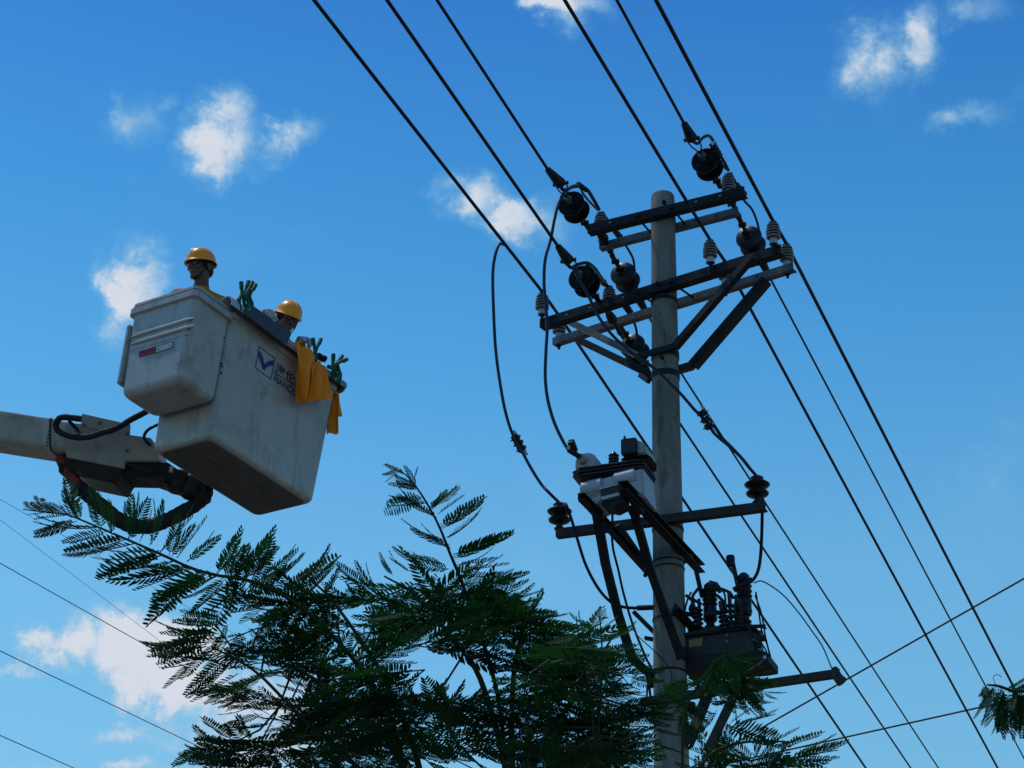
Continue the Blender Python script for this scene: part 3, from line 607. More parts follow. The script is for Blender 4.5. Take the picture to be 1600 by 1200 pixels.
# boots left and right: shed pairs then a pale hooded cap
def A_of(px, b=fb + .12, py=735): return (F(px, py, b) - PF(0, 0, 0)) @ ud
for side, (cx, cy, w, hh) in (('l', (922, 744, .108, .12)), ('r', (998, 724, .108, .11))):
    a = A_of(cx, fb + .13, cy); zc = F(cx, cy, fb + .13)[2]
    for k in range(2):
        b = MB(); z0 = zc + .012 - k * .03
        b.loft([rrect(a - w * .8, a + w * .8, fb + .04, fb + .24, z0 - .012, .05), rrect(a - w * 1.05, a + w * 1.05, fb + .01, fb + .27, z0 - .004, .06), rrect(a - w * 1.0, a + w * 1.0, fb + .02, fb + .26, z0 + .004, .06), rrect(a - w * .7, a + w * .7, fb + .05, fb + .23, z0 + .012, .04)]); b.part('boot_shed', 'brown_ins', sg, angle=50)
    b = MB(); z0 = zc + .024; n = 14
    arc = [(a - w * .78, z0), (a + w * .78, z0)] + [(a + w * .78 * cos(q), z0 + .05 + hh * .62 * sin(q)) for q in [pi * i / n for i in range(n + 1)]]
    b.prism([PF(x, fb + .03, z) for x, z in arc], vd * .24); b.part('bushing_boot', 'grey_paint' if side == 'l' else 'plate', sg, bevel=.012)
    if side == 'l':
        c0 = PF(a - .02, fb + .01, z0 + .06)
        for rr_ in (.036, .024): b = MB(); b.lathe([(0, 0), (rr_, 0), (rr_, .03 + (.045 - rr_)), (0, .03 + (.045 - rr_))], c0 + vd * .01, -vd, 18); b.part('bushing_ring', 'plate', sg)
        b = MB(); b.bar(c0 - vd * .05, K1[-1], .035, .03); b.part('cable_lug', 'dark_steel', sg, bevel=.005)
        b = MB(); b.bar(K1[-1] + (c0 - K1[-1]) * .45 + zd * .02, K1[-1] - (c0 - K1[-1]) * .12 + zd * .06 + ud * .03, .05, .05, up=tuple(vd)); b.part('cable_lug', 'black_rubber', sg, bevel=.006)
        b = MB(); b.tube([K1[-1], K1[-1] + ud * .02 + zd * .07], .012, 8); b.part('cable_stub', 'ins_base', sg)
    else:
        b = MB(); b.box(PF(a - .035, fb + .02, z0 + .062), ud * .058, vd * .03, zd * .062); b.part('end_socket', 'black_rubber', sg, bevel=.006)
        b = MB(); b.prism([PF(a - .075, fb - .012, z0 + .13), PF(a - .06, fb - .012, z0 + .15), PF(a - .055, fb - .012, z0 + .12)], vd * .02); b.part('broken_flap', 'black_rubber', sg)
cb = PF(A_of(959, fb + .14, 725), fb + .14, F(959, 729, fb + .14)[2]); b = MB(); p = [(0, -.01), (.02, -.01)]
for i in range(4): p += [(.026, i * .026), (.040, i * .026 + .006), (.040, i * .026 + .012), (.026, i * .026 + .018)]
p += [(.02, .11), (.012, .118), (0, .118)]; b.lathe(p, cb, n=20); b.part('vent_bushing', 'brown_ins', sg, angle=30)
# mechanism box, nameplate, eye bolts, lower bushing
slab([(938, 765), (972, 757), (974, 785), (958, 793), (940, 789)], fb - .10, .16, 'mechanism_box', 'dark_steel', .006)
npl = slab([(937.5, 764), (969.5, 756), (971, 777), (940, 785)], fb - .112, .008, 'nameplate', 'ink', .002)
slab([(939, 776.5), (967, 769), (968, 773.5), (940, 781)], fb - .117, .004, 'nameplate_strip', 'sticker', 0, npl)
slab([(936, 763), (970, 754.5), (970, 756), (937, 764.5)], fb - .12, .01, 'plate_edge', 'shed_edge', 0, npl)
for (x, y) in ((975.5, 757), (911, 773)):
    c = F(x, y, fb - .08); ring_ = [c + ud * .014 * cos(q) + zd * .014 * sin(q) for q in [2 * pi * i / 12 for i in range(13)]]; b = MB(); b.tube(ring_, .004, 6, caps=False); b.part('eye_bolt', 'ins_base', sg)
    b = MB(); b.lathe([(.012, -.02), (.012, .0)], c - zd * .015, (0, 0, 1), 8); b.part('bolt', 'galv', sg)
b = MB(); c = F(963, 792, fb + .1); b.lathe([(0, .05), (.04, .05), (.085, .02), (.088, .008), (.05, 0), (.03, -.01), (.03, -.05), (0, -.05)], c, n=22); b.part('lower_bushing', 'porcelain', sg, angle=30)
b = MB(); b.bar(F(909, 777, fb - .06), F(938, 806, fb + .10), .05, .06); b.part('mount_angle', 'dark_steel', sg)
b = MB(); b.bar(F(978, 763, fb - .06), F(1003, 800, fb + .15), .05, .06); b.part('mount_angle', 'dark_steel', sg)

# ------------------------------------------------------------ dark tank with bushings and arresters, right of the pole
tk = thing('transformer_tank', 'dark steel voltage transformer tank with two black bushings at the right foot of the pole', 'transformer', PF(.5, .1, 7.2))
tb = .02
def T(px, py, b=tb): return pb_(px, py, b)
def tslab(pix, b, th, name, m, bevel=.006, label=None, par=None): return MB().prism([T(x, y, b) for x, y in pix], vd * th).part(name, m, par or tk, bevel=bevel, label=label)
tank_ = tslab([(1070, 983), (1166, 970), (1174, 976), (1184, 1014), (1184, 1022), (1068, 1032)], tb - .02, .27, 'tank', 'housing_dark', .02)
tslab([(1064, 1024), (1190, 1016), (1200, 1020), (1200, 1033), (1182, 1036), (1064, 1044)], tb - .04, .30, 'base_frame', 'dark_steel', .004)
tslab([(1064, 991), (1180, 977), (1180, 981), (1064, 995)], tb - .045, .30, 'cover_flange', 'dark_steel', .004)
tslab([(1076, 1000), (1098, 996), (1097, 1009), (1077, 1012)], tb - .026, .008, 'nameplate', 'brass', .001, None, tank_)
for x, y in ((1136, 993), (1136, 1003), (1178, 1000)): b = MB(); b.lathe([(0, 0), (.012, 0), (.012, .012), (0, .012)], T(x, y, tb - .022), -vd, 8); b.part('bolt', 'galv', tank_)
b = MB(); b.box(T(1195, 1027, tb - .045), ud * .012, vd * .003, zd * .012); b.part('lug_hole', 'sticker', tk)
def bushing(x0, y0, h, r, bq, name='bushing'):
    c = T(x0, y0, bq) - zd * .09; h += .09; b = MB(); p = [(0, 0), (r * .72, 0)]
    for i in range(2): p += [(r * .9, .02 + i * .035), (r * .9, .03 + i * .035), (r * .6, .045 + i * .035)]
    p += [(r * .62, .10), (r * .95, .115), (r * .98, h * .5), (r * .86, h * .55)]
    for i in range(4): z = h * .56 + i * h * .09; p += [(r * 1.1, z + .008), (r * 1.1, z + .014), (r * .85, z + .026)]
    p += [(r * .8, h * .95), (r * .4, h), (0, h)]; b.lathe(p, c, n=22); bo = b.part(name, 'porcelain', tk, angle=30)
    b = MB(); b.lathe([(r * 1.02, h * .30), (r * 1.04, h * .34)], c, n=22); b.part('collar', 'housing_dark', bo)
    return c + zd * h
t1 = bushing(1110, 975, .33, .053, .10); t2 = bushing(1164, 966, .36, .055, .10)
b = MB(); b.tube([t1 + ud * .0, t1 + ud * .05 - zd * .02, t1 + ud * .085 - zd * .08], .022, 10); b.part('bushing_elbow', 'porcelain', tk)
b = MB(); b.bar(T(1176, 905, .05), T(1146, 922, .05), .03, .03); b.part('terminal_bar', 'dark_steel', tk)
def arrester(x0, y0, x1, y1, bq, r=.02):
    p0, p1 = T(x0, y0, bq) - zd * .06, T(x1, y1, bq); k = 28; b = MB(); pts = [p0 + (p1 - p0) * i / k for i in range(k + 1)]
    b.tube(pts, [r * (1.5 if (i % 4) in (1, 2) and i < k * .7 else .75) for i in range(k + 1)], 12, True); b.part('arrester', 'black_rubber', tk)
arrester(1143, 972, 1139, 924, -.02); arrester(1133, 974, 1126, 940, -.02, .026); arrester(1090, 968, 1081, 934, -.02, .020); arrester(1094, 972, 1092, 936, .25, .018); arrester(1150, 970, 1150, 930, .0, .017); arrester(1158, 970, 1156, 935, -.03, .016)
b = MB(); b.tube([T(1154, 920, .1), T(1146, 885, .1), T(1143, 872, .1)], [.018, .018, .018], 10); b.part('fuse_tube', 'porcelain', tk)
b = MB(); b.lathe([(0, 0), (.032, 0), (.034, .07), (.03, .08), (0, .08)], T(1142, 884, .1), T(1141, 868, .1) - T(1142, 884, .1), 14); b.part('fuse_cap', 'dark_steel', tk)
b = MB(); b.tube([T(1088, 893, .1), T(1093, 915, .1), T(1097, 932, .05)], .018, 8); b.part('conduit', 'dark_steel', tk)
for a_ in ([(1072, 930), (1082, 940), (1078, 952), (1086, 960)], [(1092, 918), (1082, 934), (1096, 944)], [(1127, 920), (1140, 926), (1146, 935)], [(1120, 930), (1130, 940), (1136, 958)]):
    b = MB(); b.tube(spline([T(x, y, .0) for x, y in a_]), .012, 8); b.part('pipe', 'black_rubber', tk)
for bq, pts in ((.1, [(1181, 925), (1185, 950), (1190, 985), (1198, 1005), (1203, 1025)]), (.0, [(1180, 930), (1190, 960), (1196, 995), (1204, 1027)]), (.05, [(1166, 975), (1180, 978), (1198, 982)]), (0, [(1182, 985), (1190, 1005), (1196, 1015), (1200, 1026)])):
    b = MB(); b.tube(spline([T(x, y, bq) for x, y in pts]), .007, 6); b.part('side_pipe', 'dark_steel', tk)
b = MB(); b.tube([T(1172, 979, .02), T(1196, 978, .02)], .015, 8); b.part('valve', 'black_rubber', tk)

for (x0, y0, x1, y1, bq, w, h) in ((1066, 958, 1090, 962, .0, .03, .03), (1126, 966, 1150, 962, -.03, .025, .025), (1100, 960, 1124, 957, .0, .02, .035), (1150, 945, 1170, 941, -.02, .02, .03), (1186, 986, 1186, 1012, -.03, .035, .03), (1068, 1012, 1068, 1030, -.05, .05, .03)):
    b = MB(); b.bar(T(x0, y0, bq), T(x1, y1, bq), w, h); b.part('fitting', 'dark_steel', tk, bevel=.003)
for a_ in ([(1076, 985), (1070, 960), (1074, 938), (1080, 925)], [(1156, 972), (1148, 950), (1152, 930), (1160, 918)], [(1185, 1000), (1176, 992), (1170, 978)], [(1114, 922), (1124, 918), (1132, 928), (1134, 950)]):
    b = MB(); b.tube(spline([T(x, y, -.03) for x, y in a_]), .008, 8); b.part('pipe', 'black_rubber', tk)
for x, y in ((1030, 447), (1040, 320), (1026, 824), (1036, 561)):
    P0 = pb_(x, y, -.135); b = MB(); b.tube([P0, P0 - vd * .07], .010, 8); b.lathe([(0, 0), (.020, 0), (.020, .016), (0, .016)], P0 - vd * .03, -vd, 6); b.part('bolt', 'dark_steel', pole)

# ============================================================ AERIAL LIFT
E1 = np.array([.5609, .8255, -.0622]); E2 = np.array([-.8260, .5631, .0249]); E3 = np.array([.0555, .0374, .9978])
BO = np.array([-2.3353, 15.7111, 9.1013]); BL_, BW, BH, BLS, BH0, BTL, BTW = 1.314, .62, 1.144, .431, .28, .066, .027
def BK(a, b, c): return BO + E1 * a + E2 * b + E3 * c
def bkc(P): d = np.asarray(P) - BO; return np.array([d @ E1, d @ E2, d @ E3])
def Bb(px, py, b): return onplane(px, py, BK(0, b, 0), E2)
def Ba(px, py, a): return onplane(px, py, BK(a, 0, 0), E1)
def rr3(a0, a1, b0, b1, c, r, n=5):
    out = []
    for (ca, cb, q0) in ((a1 - r, b1 - r, 0), (a0 + r, b1 - r, 90), (a0 + r, b0 + r, 180), (a1 - r, b0 + r, 270)):
        for i in range(n + 1):
            q = R(q0 + 90 * i / n); out.append(BK(ca + r * cos(q), cb + r * sin(q), c))
    return out
lift = thing('aerial_lift', 'grey boom with white fibreglass work bucket, hoses and a red and white sticker', 'aerial lift', BK(0, BW / 2, 0))
def tub(a0, a1, c0, c1, lip, bot_r, inset0=0, tla=True):
    def sec(c, off, r):
        k = c / BH; e = BTL * k if tla else 0
        return rr3(a0 - off, a1 + off + e, -BTW * k - off, BW + BTW * k + off, c, r)
    rg = []
    for i in range(6):
        q = pi / 2 * i / 5; rg.append(sec(c0 + bot_r * (1 - cos(q)), -bot_r * (1 - sin(q)), .06))
    for dc, off in lip: rg.append(sec(c1 - dc, off, .05))
    rg += [sec(c1, -.01, .045), sec(c1 - .01, -.025, .04), sec(c0 + .06, -.03, .04)]
    return MB().loft(rg)
BKT = tub(0, BL_, 0, BH, [(.60, 0), (.3, .001), (.075, .001), (.07, .016), (.03, .018), (.012, .010)], .045).part('bucket', 'fibre', lift, angle=50, label='large white fibreglass bucket with lettering')
SBK = tub(-BLS, -.003, BH0, BH, [(.40, 0), (.2, .0), (.122, .0), (.112, .026), (.060, .026), (.050, -.006), (.042, -.006), (.036, .012), (.012, .010)], .07, tla=False).part('side_bucket', 'fibre', lift, angle=50, label='smaller box-shaped end section of the bucket with two pressed ribs')
# pressed ribs and panel on the end face
fa = -BLS
for (x0, y0, x1, y1) in ((205.5, 527, 304, 497), (204.5, 538.5, 303.5, 509)):
    p, q_ = Ba(x0, y0, fa), Ba(x1, y1, fa); b = MB(); k = 8; b.tube([p + (q_ - p) * i / k for i in range(k + 1)], [.008] + [.019] * (k - 1) + [.008], 12); b.part('pressed_rib', 'fibre', SBK, angle=60)
for p_, q__ in (((203, 548), (297, 521)), ((297, 521), (291, 584))):
    b = MB(); b.bar(Ba(*p_, fa - .001), Ba(*q__, fa - .001), .006, .006); b.part('panel_edge', 'fibre', SBK)
b = MB(); b.prism([Ba(x, y, fa - .0025) for x, y in ((217.8, 549), (244.2, 541.5), (243.4, 551.5), (217, 558.5))], -E1 * .003); b.part('red_sticker', 'red', SBK)
for pa_, pb__ in (((244, 541.3), (270.5, 533.5)), ((270.5, 533.5), (269.8, 542.8)), ((269.8, 542.8), (243.6, 551.2))):
    b = MB(); p, q_ = Ba(*pa_, fa - .004), Ba(*pb__, fa - .004); b.bar(p, q_, .0035, .003); b.part('sticker_border', 'ink', SBK)
b = MB(); b.prism([Ba(x, y, fa - .0025) for x, y in ((244.4, 541.6), (270.2, 533.8), (269.5, 542.5), (243.8, 551))], -E1 * .002); b.part('white_sticker', 'sticker', SBK)
b = MB(); b.bar(Ba(246, 546.5, fa - .006), Ba(248.5, 545.8, fa - .006), .002, .008, up=tuple(E3)); b.part('sticker_mark', 'ink', SBK)
b = MB(); b.bar(Ba(265.5, 540.8, fa - .006), Ba(267, 540.4, fa - .006), .002, .005, up=tuple(E3)); b.part('sticker_mark', 'ink', SBK)
b = MB(); b.box(BK(-BLS * .52, BW + .035, BH0 + .40), E1 * .22, E2 * .022, E3 * .27); b.part('rear_panel', 'fibre', lift, bevel=.012)
for (x, y) in ((348.5, 528.5), (344.5, 568.5), (345, 572.5), (344, 583)):
    b = MB(); c = Bb(x, y, -.006); b.lathe([(0, 0), (.009, 0), (.009, .008), (0, .008)], c - E2 * .008, -E2, 8); b.part('rivet', 'ink', BKT)
# bottom pan with moulded ribs, underside shade painted in as a darker colour
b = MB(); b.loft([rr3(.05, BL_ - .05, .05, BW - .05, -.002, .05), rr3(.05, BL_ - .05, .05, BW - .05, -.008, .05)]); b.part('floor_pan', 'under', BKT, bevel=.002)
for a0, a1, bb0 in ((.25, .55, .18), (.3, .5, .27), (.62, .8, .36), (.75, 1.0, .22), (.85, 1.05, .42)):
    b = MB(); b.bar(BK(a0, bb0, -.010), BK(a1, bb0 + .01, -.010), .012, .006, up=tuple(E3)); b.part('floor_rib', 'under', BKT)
# lettering and emblem on the long face
nL = nrm(np.cross(BK(1, 0, 0) - BO, BK(0, -BTW, BH) - BO)); nL = nL if nL @ E2 < 0 else -nL
upL = nrm(BK(0, -BTW, BH) - BO)
def LF(px, py, off=.004): return onplane(px, py, BO + nL * off, nL)
def z5(x, y): return (340 + x / 5, 440 + y / 5)
wing = [(316, 535), (330, 543), (340, 555), (354, 590), (361, 630), (367, 650), (372, 642), (385, 628), (410, 617), (444, 616), (440, 652), (420, 655), (402, 660), (388, 668), (376, 680), (369, 694), (362, 680), (353, 690), (350, 672), (343, 645), (333, 615), (318, 585)]
MB().prism([LF(*z5(*p)) for p in wing], nL * .002).part('wing_emblem', 'logo_blue', BKT)
bx = [(325, 508), (448, 598), (417, 762), (296, 672)]
for i in range(4):
    p, q_ = LF(*z5(*bx[i])), LF(*z5(*bx[(i + 1) % 4])); d = nrm(q_ - p); b = MB(); b.bar(p - d * .003, q_ + d * .003, .0025 if 0 else .006, .003, up=tuple(nL)); b.part('emblem_frame', 'logo_box', BKT)
p, q_ = LF(*z5(447, 712)), LF(*z5(660, 848)); b = MB(); b.bar(p, q_, .005, .003, up=tuple(nL)); b.part('underline', 'logo_box', BKT)
def lettering(s, base_px, target_w, h_scale, m, name, track=1.0, bold=0.0):
    cu = bpy.data.curves.new(name, 'FONT'); cu.body = s; cu.size = 1; cu.extrude = 0.0; cu.space_character = track; cu.offset = bold; cu.resolution_u = 3
    o = bpy.data.objects.new('tmp', cu); COL.objects.link(o); bpy.context.view_layer.update()
    dg = bpy.context.evaluated_depsgraph_get(); me = bpy.data.meshes.new_from_object(o.evaluated_get(dg)); bpy.data.objects.remove(o)
    if not len(me.vertices): return
    co = np.array([v.co[:] for v in me.vertices]); w = co[:, 0].max() - co[:, 0].min(); x0 = co[:, 0].min(); y0 = co[:, 1].min()
    hh = co[:, 1].max() - y0; P0 = LF(*base_px, .005)
    for i, v in enumerate(me.vertices):
        q = P0 + E1 * ((co[i, 0] - x0) / w * target_w) + upL * ((co[i, 1] - y0) / hh * h_scale) - np.array(lift.location); v.co = q
    me.materials.clear(); me.materials.append(M[m]); ob = bpy.data.objects.new(name, me); COL.objects.link(ob); ob.parent = BKT
lettering('HANDLER', z5(440, 778), .375, .062, 'ink', 'latin_lettering', .95)
lettering('\u6d77\u4f26\u54f2', z5(452, 700), .375, .088, 'ink', 'chinese_lettering', 1.0, .006)

# boom
Zb = 18.15; yd = nrm(np.array([.25, .97, 0])); dark_in = yd
def BM(px, py, Z=Zb): return pd(px, py, Z)
tl_, bl_, tr_, br_ = BM(-560, 549), BM(-560, 601), BM(84, 652), BM(84, 702)
def bsec(t, x=0):
    T_, B_ = tl_ + (tr_ - tl_) * t, bl_ + (br_ - bl_) * t; cen = (T_ + B_) / 2 + yd * .16; hh = np.linalg.norm(T_ - B_) / 2 + x; ww = .16 + x; uz = nrm(T_ - B_); n = 5; r = .045; out = []
    for (sx, sy, q0) in ((1, 1, 0), (-1, 1, 90), (-1, -1, 180), (1, -1, 270)):
        for i in range(n + 1):
            q = R(q0 + 90 * i / n); out.append(cen + yd * (sx * (ww - r) + r * cos(q)) + uz * (sy * (hh - r) + r * sin(q)))
    return out
MB().loft([bsec(t) for t in np.linspace(-1.2, 1, 12)]).part('boom_tube', 'boom', lift, angle=50)
MB().loft([bsec(t, .003) for t in (.974, .988)]).part('scale_strip', 'sticker', lift, angle=50)
SCL = [o for o in lift.children if o.name.startswith('scale_strip')][0]
for i in range(8):
    x, y = 80.5 - i * 1.15, 657 + i * 5.5; b = MB(); b.bar(BM(x - 1.5, y, Zb - .012), BM(x + 2.2, y + .6, Zb - .012), .004, .010); b.part('scale_tick', 'ink', SCL)
MB().loft([bsec(t, .004) for t in (.990, .9935)]).part('seam_band', 'ink', lift, angle=50)
MB().loft([bsec(t, -.004) for t in (.9, 1.04)]).part('boom_end', 'boom', lift, angle=50)
def bslab(pix, Z, th, name, m, bevel=.006, label=None): return MB().prism([BM(x, y, Z) for x, y in pix], yd * th).part(name, m, lift, bevel=bevel, label=label)
bslab([(103, 660), (128, 662), (202, 679), (236, 684), (250, 720), (196, 720), (194, 732), (103, 714)], Zb - .03, .02, 'side_plate', 'plate')
bslab([(103, 668), (236, 684), (250, 720), (196, 720), (192, 728), (103, 712)], Zb + .0, .26, 'end_box', 'boom', .01)
bslab([(128, 646), (203.5, 663), (202.5, 680), (126, 666)], Zb - .06, .012, 'cover_plate', 'plate', .003)
bslab([(101, 714), (194, 732), (190, 737), (186, 742), (179, 755), (127, 744), (112, 735), (101, 728)], Zb - .02, .30, 'lower_box', 'housing_dark', .006)
bslab([(91, 722), (104, 726), (104, 739), (91, 738)], Zb + .02, .2, 'hose_bracket', 'dark_steel')
for x, y in ((131, 664), (198.5, 678.5), (198.5, 704), (156, 660)): b = MB(); b.lathe([(.014, 0), (.014, .008), (.006, .014), (0, .014)], BM(x, y, Zb - .062 if y < 680 else Zb - .032), -c_f, 10); b.part('bolt', 'galv', lift)
bslab([(196, 722), (262, 722), (290, 742), (292, 768), (262, 756), (232, 745), (186, 744)], Zb + .02, .24, 'rotator_arm', 'black_rubber', .01)
for i in range(5):
    b = MB(); b.tube([BM(196 + i * 4, 724 + i * 1, Zb - .02), BM(228 + i * 3, 738 - i, Zb - .03), BM(250 + i * 4, 748, Zb + .02)], .009, 6); b.part('hydraulic_line', 'hose', lift)
for (x, y, r, h) in ((256, 742, .07, .16), (278, 753, .085, .17), (300, 762, .09, .17), (318, 772, .07, .14)):
    b = MB(); c = BM(x, y, Zb + .1); b.lathe([(0, -h / 2), (r * .8, -h / 2), (r, -h / 2 + .015), (r, h / 2 - .015), (r * .8, h / 2), (0, h / 2)], c, E3, 20); b.part('rotator_hub', 'black_rubber', lift)
b = MB(); b.bar(BM(235, 744, Zb), BM(258, 752, Zb), .04, .05); b.part('fitting', 'black_rubber', lift)
b = MB(); b.lathe([(0, 0), (.015, 0), (.015, .05), (0, .05)], BM(267, 738, Zb - .1), E3, 8); b.part('fitting', 'ins_base', lift)
def z3p(x, y): return (x / 4.571, 600 + y / 4.571)
def hose(pts, Zs, r, name, m, label=None, noise=.05):
    n = len(pts); P = [BM(*z3p(x, y), Zs[0] + (Zs[1] - Zs[0]) * i / (n - 1)) for i, (x, y) in enumerate(pts)]
    P = spline(P, 6); rs = [r * (1 + rng.uniform(-noise, noise)) for _ in P]; b = MB(); b.tube(P, rs, 14); b.part(name, m, lift, angle=60, label=label)
hose([(580, 250), (500, 240), (435, 240), (402, 280), (412, 330), (470, 362), (550, 380), (640, 376), (720, 350), (800, 328), (880, 290), (940, 252), (1030, 205), (1120, 150)], (17.95, 18.0), .026, 'looped_hose', 'hose', 'black hose looping over the boom end')
hose([(1200, 270), (1110, 298), (1050, 335), (1030, 385), (1075, 440)], (18.05, 18.1), .013, 'small_hose', 'hose', noise=0)
hose([(560, 330), (520, 285), (490, 262), (530, 310), (575, 350)], (18.0, 18.0), .010, 'hose_strap', 'strap', noise=0)
hose([(430, 520), (480, 610), (530, 690), (575, 740)], (18.25, 18.15), .052, 'red_hose', 'hose_red', 'brick red start of the thick hose')
hose([(545, 745), (570, 770)], (18.14, 18.13), .068, 'hose_cuff', 'black_rubber')
hose([(560, 735), (640, 800), (740, 885), (830, 958), (930, 1008), (1030, 1018), (1130, 998), (1230, 955), (1330, 902), (1410, 850), (1470, 775), (1450, 700), (1380, 640)], (18.15, 18.3), .062, 'thick_hose', 'hose', 'thick black sleeved hose hanging in a deep loop', .07)
# lower boom and turret, out of the frame to the left
e0 = (np.array(bsec(-1.2)[0]) + np.array(bsec(-1.2)[12])) / 2; b = MB(); b.bar(e0, np.array([e0[0] + 2.5, e0[1] + 3.5, 2.2]), .32, .36); b.part('lower_boom', 'boom', lift, bevel=.03)
b = MB(); b.lathe([(.5, .0), (.5, 1.4), (.35, 2.3), (0, 2.3)], (e0[0] + 2.5, e0[1] + 3.5, 0), n=24); b.part('turret', 'boom', lift)

for o_ in lift.children:
    if o_.name.split('.')[0] in ('bucket', 'side_bucket', 'boom_tube', 'boom_end'):
        wn = o_.modifiers.new('weighted', 'WEIGHTED_NORMAL'); wn.keep_sharp = True; wn.weight = 80

# line cover along the rim
lc = thing('line_cover', 'grey half-round cover with a drooping flange laid along the bucket rim', 'cover', BK(0, 0, BH))
n = 12; Rr = .062; ca, cc = -.035, BH - .005
def arc(a, r, q0=-20, q1=200): return [BK(a, ca + r * cos(R(q0 + (q1 - q0) * i / n)), cc + r * sin(R(q0 + (q1 - q0) * i / n))) for i in range(n + 1)]
b = MB(); rg = []
for i in range(15):
    a = .0 + (BL_ + .11 + .0) * i / 14; rg.append(arc(a, Rr) + arc(a, Rr - .008)[::-1])
b.loft(rg); b.part('half_pipe', 'gutter', lc, angle=50)
fl = [Bb(382, 491, -.13), Bb(446, 541, -.13), Bb(455, 521, -.05), Bb(394, 478, -.05)]
b = MB(); b.prism(fl, nrm(np.cross(fl[1] - fl[0], fl[3] - fl[0])) * .008); b.part('flange', 'flange', lc, bevel=.002)
b = MB(); b.loft([arc(a, Rr + .012) + arc(a, Rr + .001)[::-1] for a in (-.10, -.02, .06, .12)]); b.part('end_cuff', 'sticker', lc, angle=50)
b = MB(); b.lathe([(0, 0), (Rr - .01, 0), (Rr - .01, .012), (0, .012)], BK(BL_ + .10, ca, cc), E1, 18); b.part('end_cap', 'gutter', lc)

# cloths hanging over the rim
def cloth(name, top_px, bot_px, b0, label, amp=.02, folds=3, plane='b', ns=36, ntt=26, cat='apron'):
    P = lambda x, y, k: Bb(x, y, k) if plane == 'b' else Ba(x, y, k)
    nn = -E2 if plane == 'b' else E1
    def interp(pts, s):
        L = len(pts) - 1; i = min(int(s * L), L - 1); f = s * L - i; return (pts[i][0] + (pts[i + 1][0] - pts[i][0]) * f, pts[i][1] + (pts[i + 1][1] - pts[i][1]) * f)
    rows = []
    for j in range(ntt + 1):
        t = j / ntt; row = []
        for i in range(ns + 1):
            s = i / ns; a_, c_ = interp(top_px, s), interp(bot_px, s); x, y = a_[0] + (c_[0] - a_[0]) * t, a_[1] + (c_[1] - a_[1]) * t
            q = P(x, y, b0); d = amp * (.25 + t) * (sin(folds * 2 * pi * s + 1.1 + 1.3 * t) + .55 * sin(folds * 2.7 * pi * s + 1.2 * t + .4)) + min(amp, .02) * (.35 * sin(6 * t + 9 * s + 2 * sin(5 * s)) + .18 * sin(15 * s - 9 * t)) + .002 * sin(11 * t - 9 * s)
            d = max(d, -.03); row.append(q + nn * d)
        rows.append(row)
    b = MB(); m1 = ns + 1; vs = [p for r_ in rows for p in r_] + [p - nn * .006 for r_ in rows for p in r_]; o = len(rows) * m1; fs = []
    for j in range(ntt):
        for i in range(ns):
            q = j * m1 + i; fs += [(q, q + 1, q + m1 + 1, q + m1), (o + q, o + q + m1, o + q + m1 + 1, o + q + 1)]
    for i in range(ns): fs += [(i, o + i, o + i + 1, i + 1), (ntt * m1 + i, ntt * m1 + i + 1, o + ntt * m1 + i + 1, o + ntt * m1 + i)]
    for j in range(ntt): fs += [(j * m1, (j + 1) * m1, o + (j + 1) * m1, o + j * m1), (j * m1 + ns, o + j * m1 + ns, o + (j + 1) * m1 + ns, (j + 1) * m1 + ns)]
    return b.add(vs, fs).solo(name, 'cloth_y', label, cat, None, off=tuple(P(*top_px[0], b0)), angle=75)
cloth('insulating_apron', [(461, 534), (470, 538), (480, 543), (490, 549), (492, 556)], [(464, 621), (468, 626), (474, 629), (480, 614), (489, 590)], -.135, 'narrow yellow fabric flap hanging over the rim beside the black lettering', .034, 1.6)
cloth('insulating_apron', [(486, 570), (492, 566), (499, 564), (505, 569), (507, 573)], [(474, 629), (486, 627), (498, 626), (508, 624), (517, 622)], -.145, 'wide yellow fabric flap hanging below the middle green clips', .040, 2.1)
cloth('insulating_apron', [(508, 588), (516, 592), (523, 596), (528, 600)], [(509, 654), (518, 652), (528, 654), (535, 651)], BL_ + .13, 'yellow fabric piece hanging at the far right corner of the bucket', .012, 1.5, 'a')
cloth('insulating_apron', [(509, 610), (516, 612), (523, 614), (529, 616)], [(510, 678), (517, 678), (524, 678), (530, 677)], BL_ + .09, 'dull orange fabric tail lowest at the bucket corner', .010, 1.2, 'a')

# green spring clips
def clip(pairs, bq, label):
    c0 = Bb(*pairs[0][0], bq); t = thing('spring_clip', label, 'clip', c0, 'green spring clips on the bucket rim')
    for k, pts in enumerate(pairs):
        P = [Bb(x, y, bq + .035 * (k % 2) - .02 * k) for x, y in pts]; b = MB(); b.tube(spline(P, 6), .0145, 8); ca_ = b.part('clip_arm', 'green', t, angle=60)
        d = nrm(P[-1] - P[-2]); b = MB(); b.tube([P[-1] - d * .05, P[-1] + d * .01], .018, 8); b.part('grip', 'green', ca_)
    return t
clip([[(376, 486), (374, 470), (378, 458), (377, 442)], [(386, 490), (381, 470), (383, 458), (388, 441)]], -.10, 'leftmost green clip on the rim, near the standing worker')
clip([[(382, 492), (388, 474), (385, 462), (394, 442)], [(390, 492), (394, 476), (390, 462), (399, 446)]], -.12, 'green clip with splayed arms right beside the leftmost clip')
clip([[(373, 478), (371, 470), (377, 462)], [(386, 488), (390, 470), (388, 452)]], -.06, 'half hidden green clip inside the left clip bunch')
clip([[(490, 568), (492, 548), (489, 530)], [(495, 570), (493, 550), (501, 531)]], -.11, 'green clip above the wide yellow flap')
clip([[(521, 594), (520, 574), (521, 555)], [(526, 596), (524, 572), (534, 557)]], -.11, 'upper green clip at the far right end of the rim')
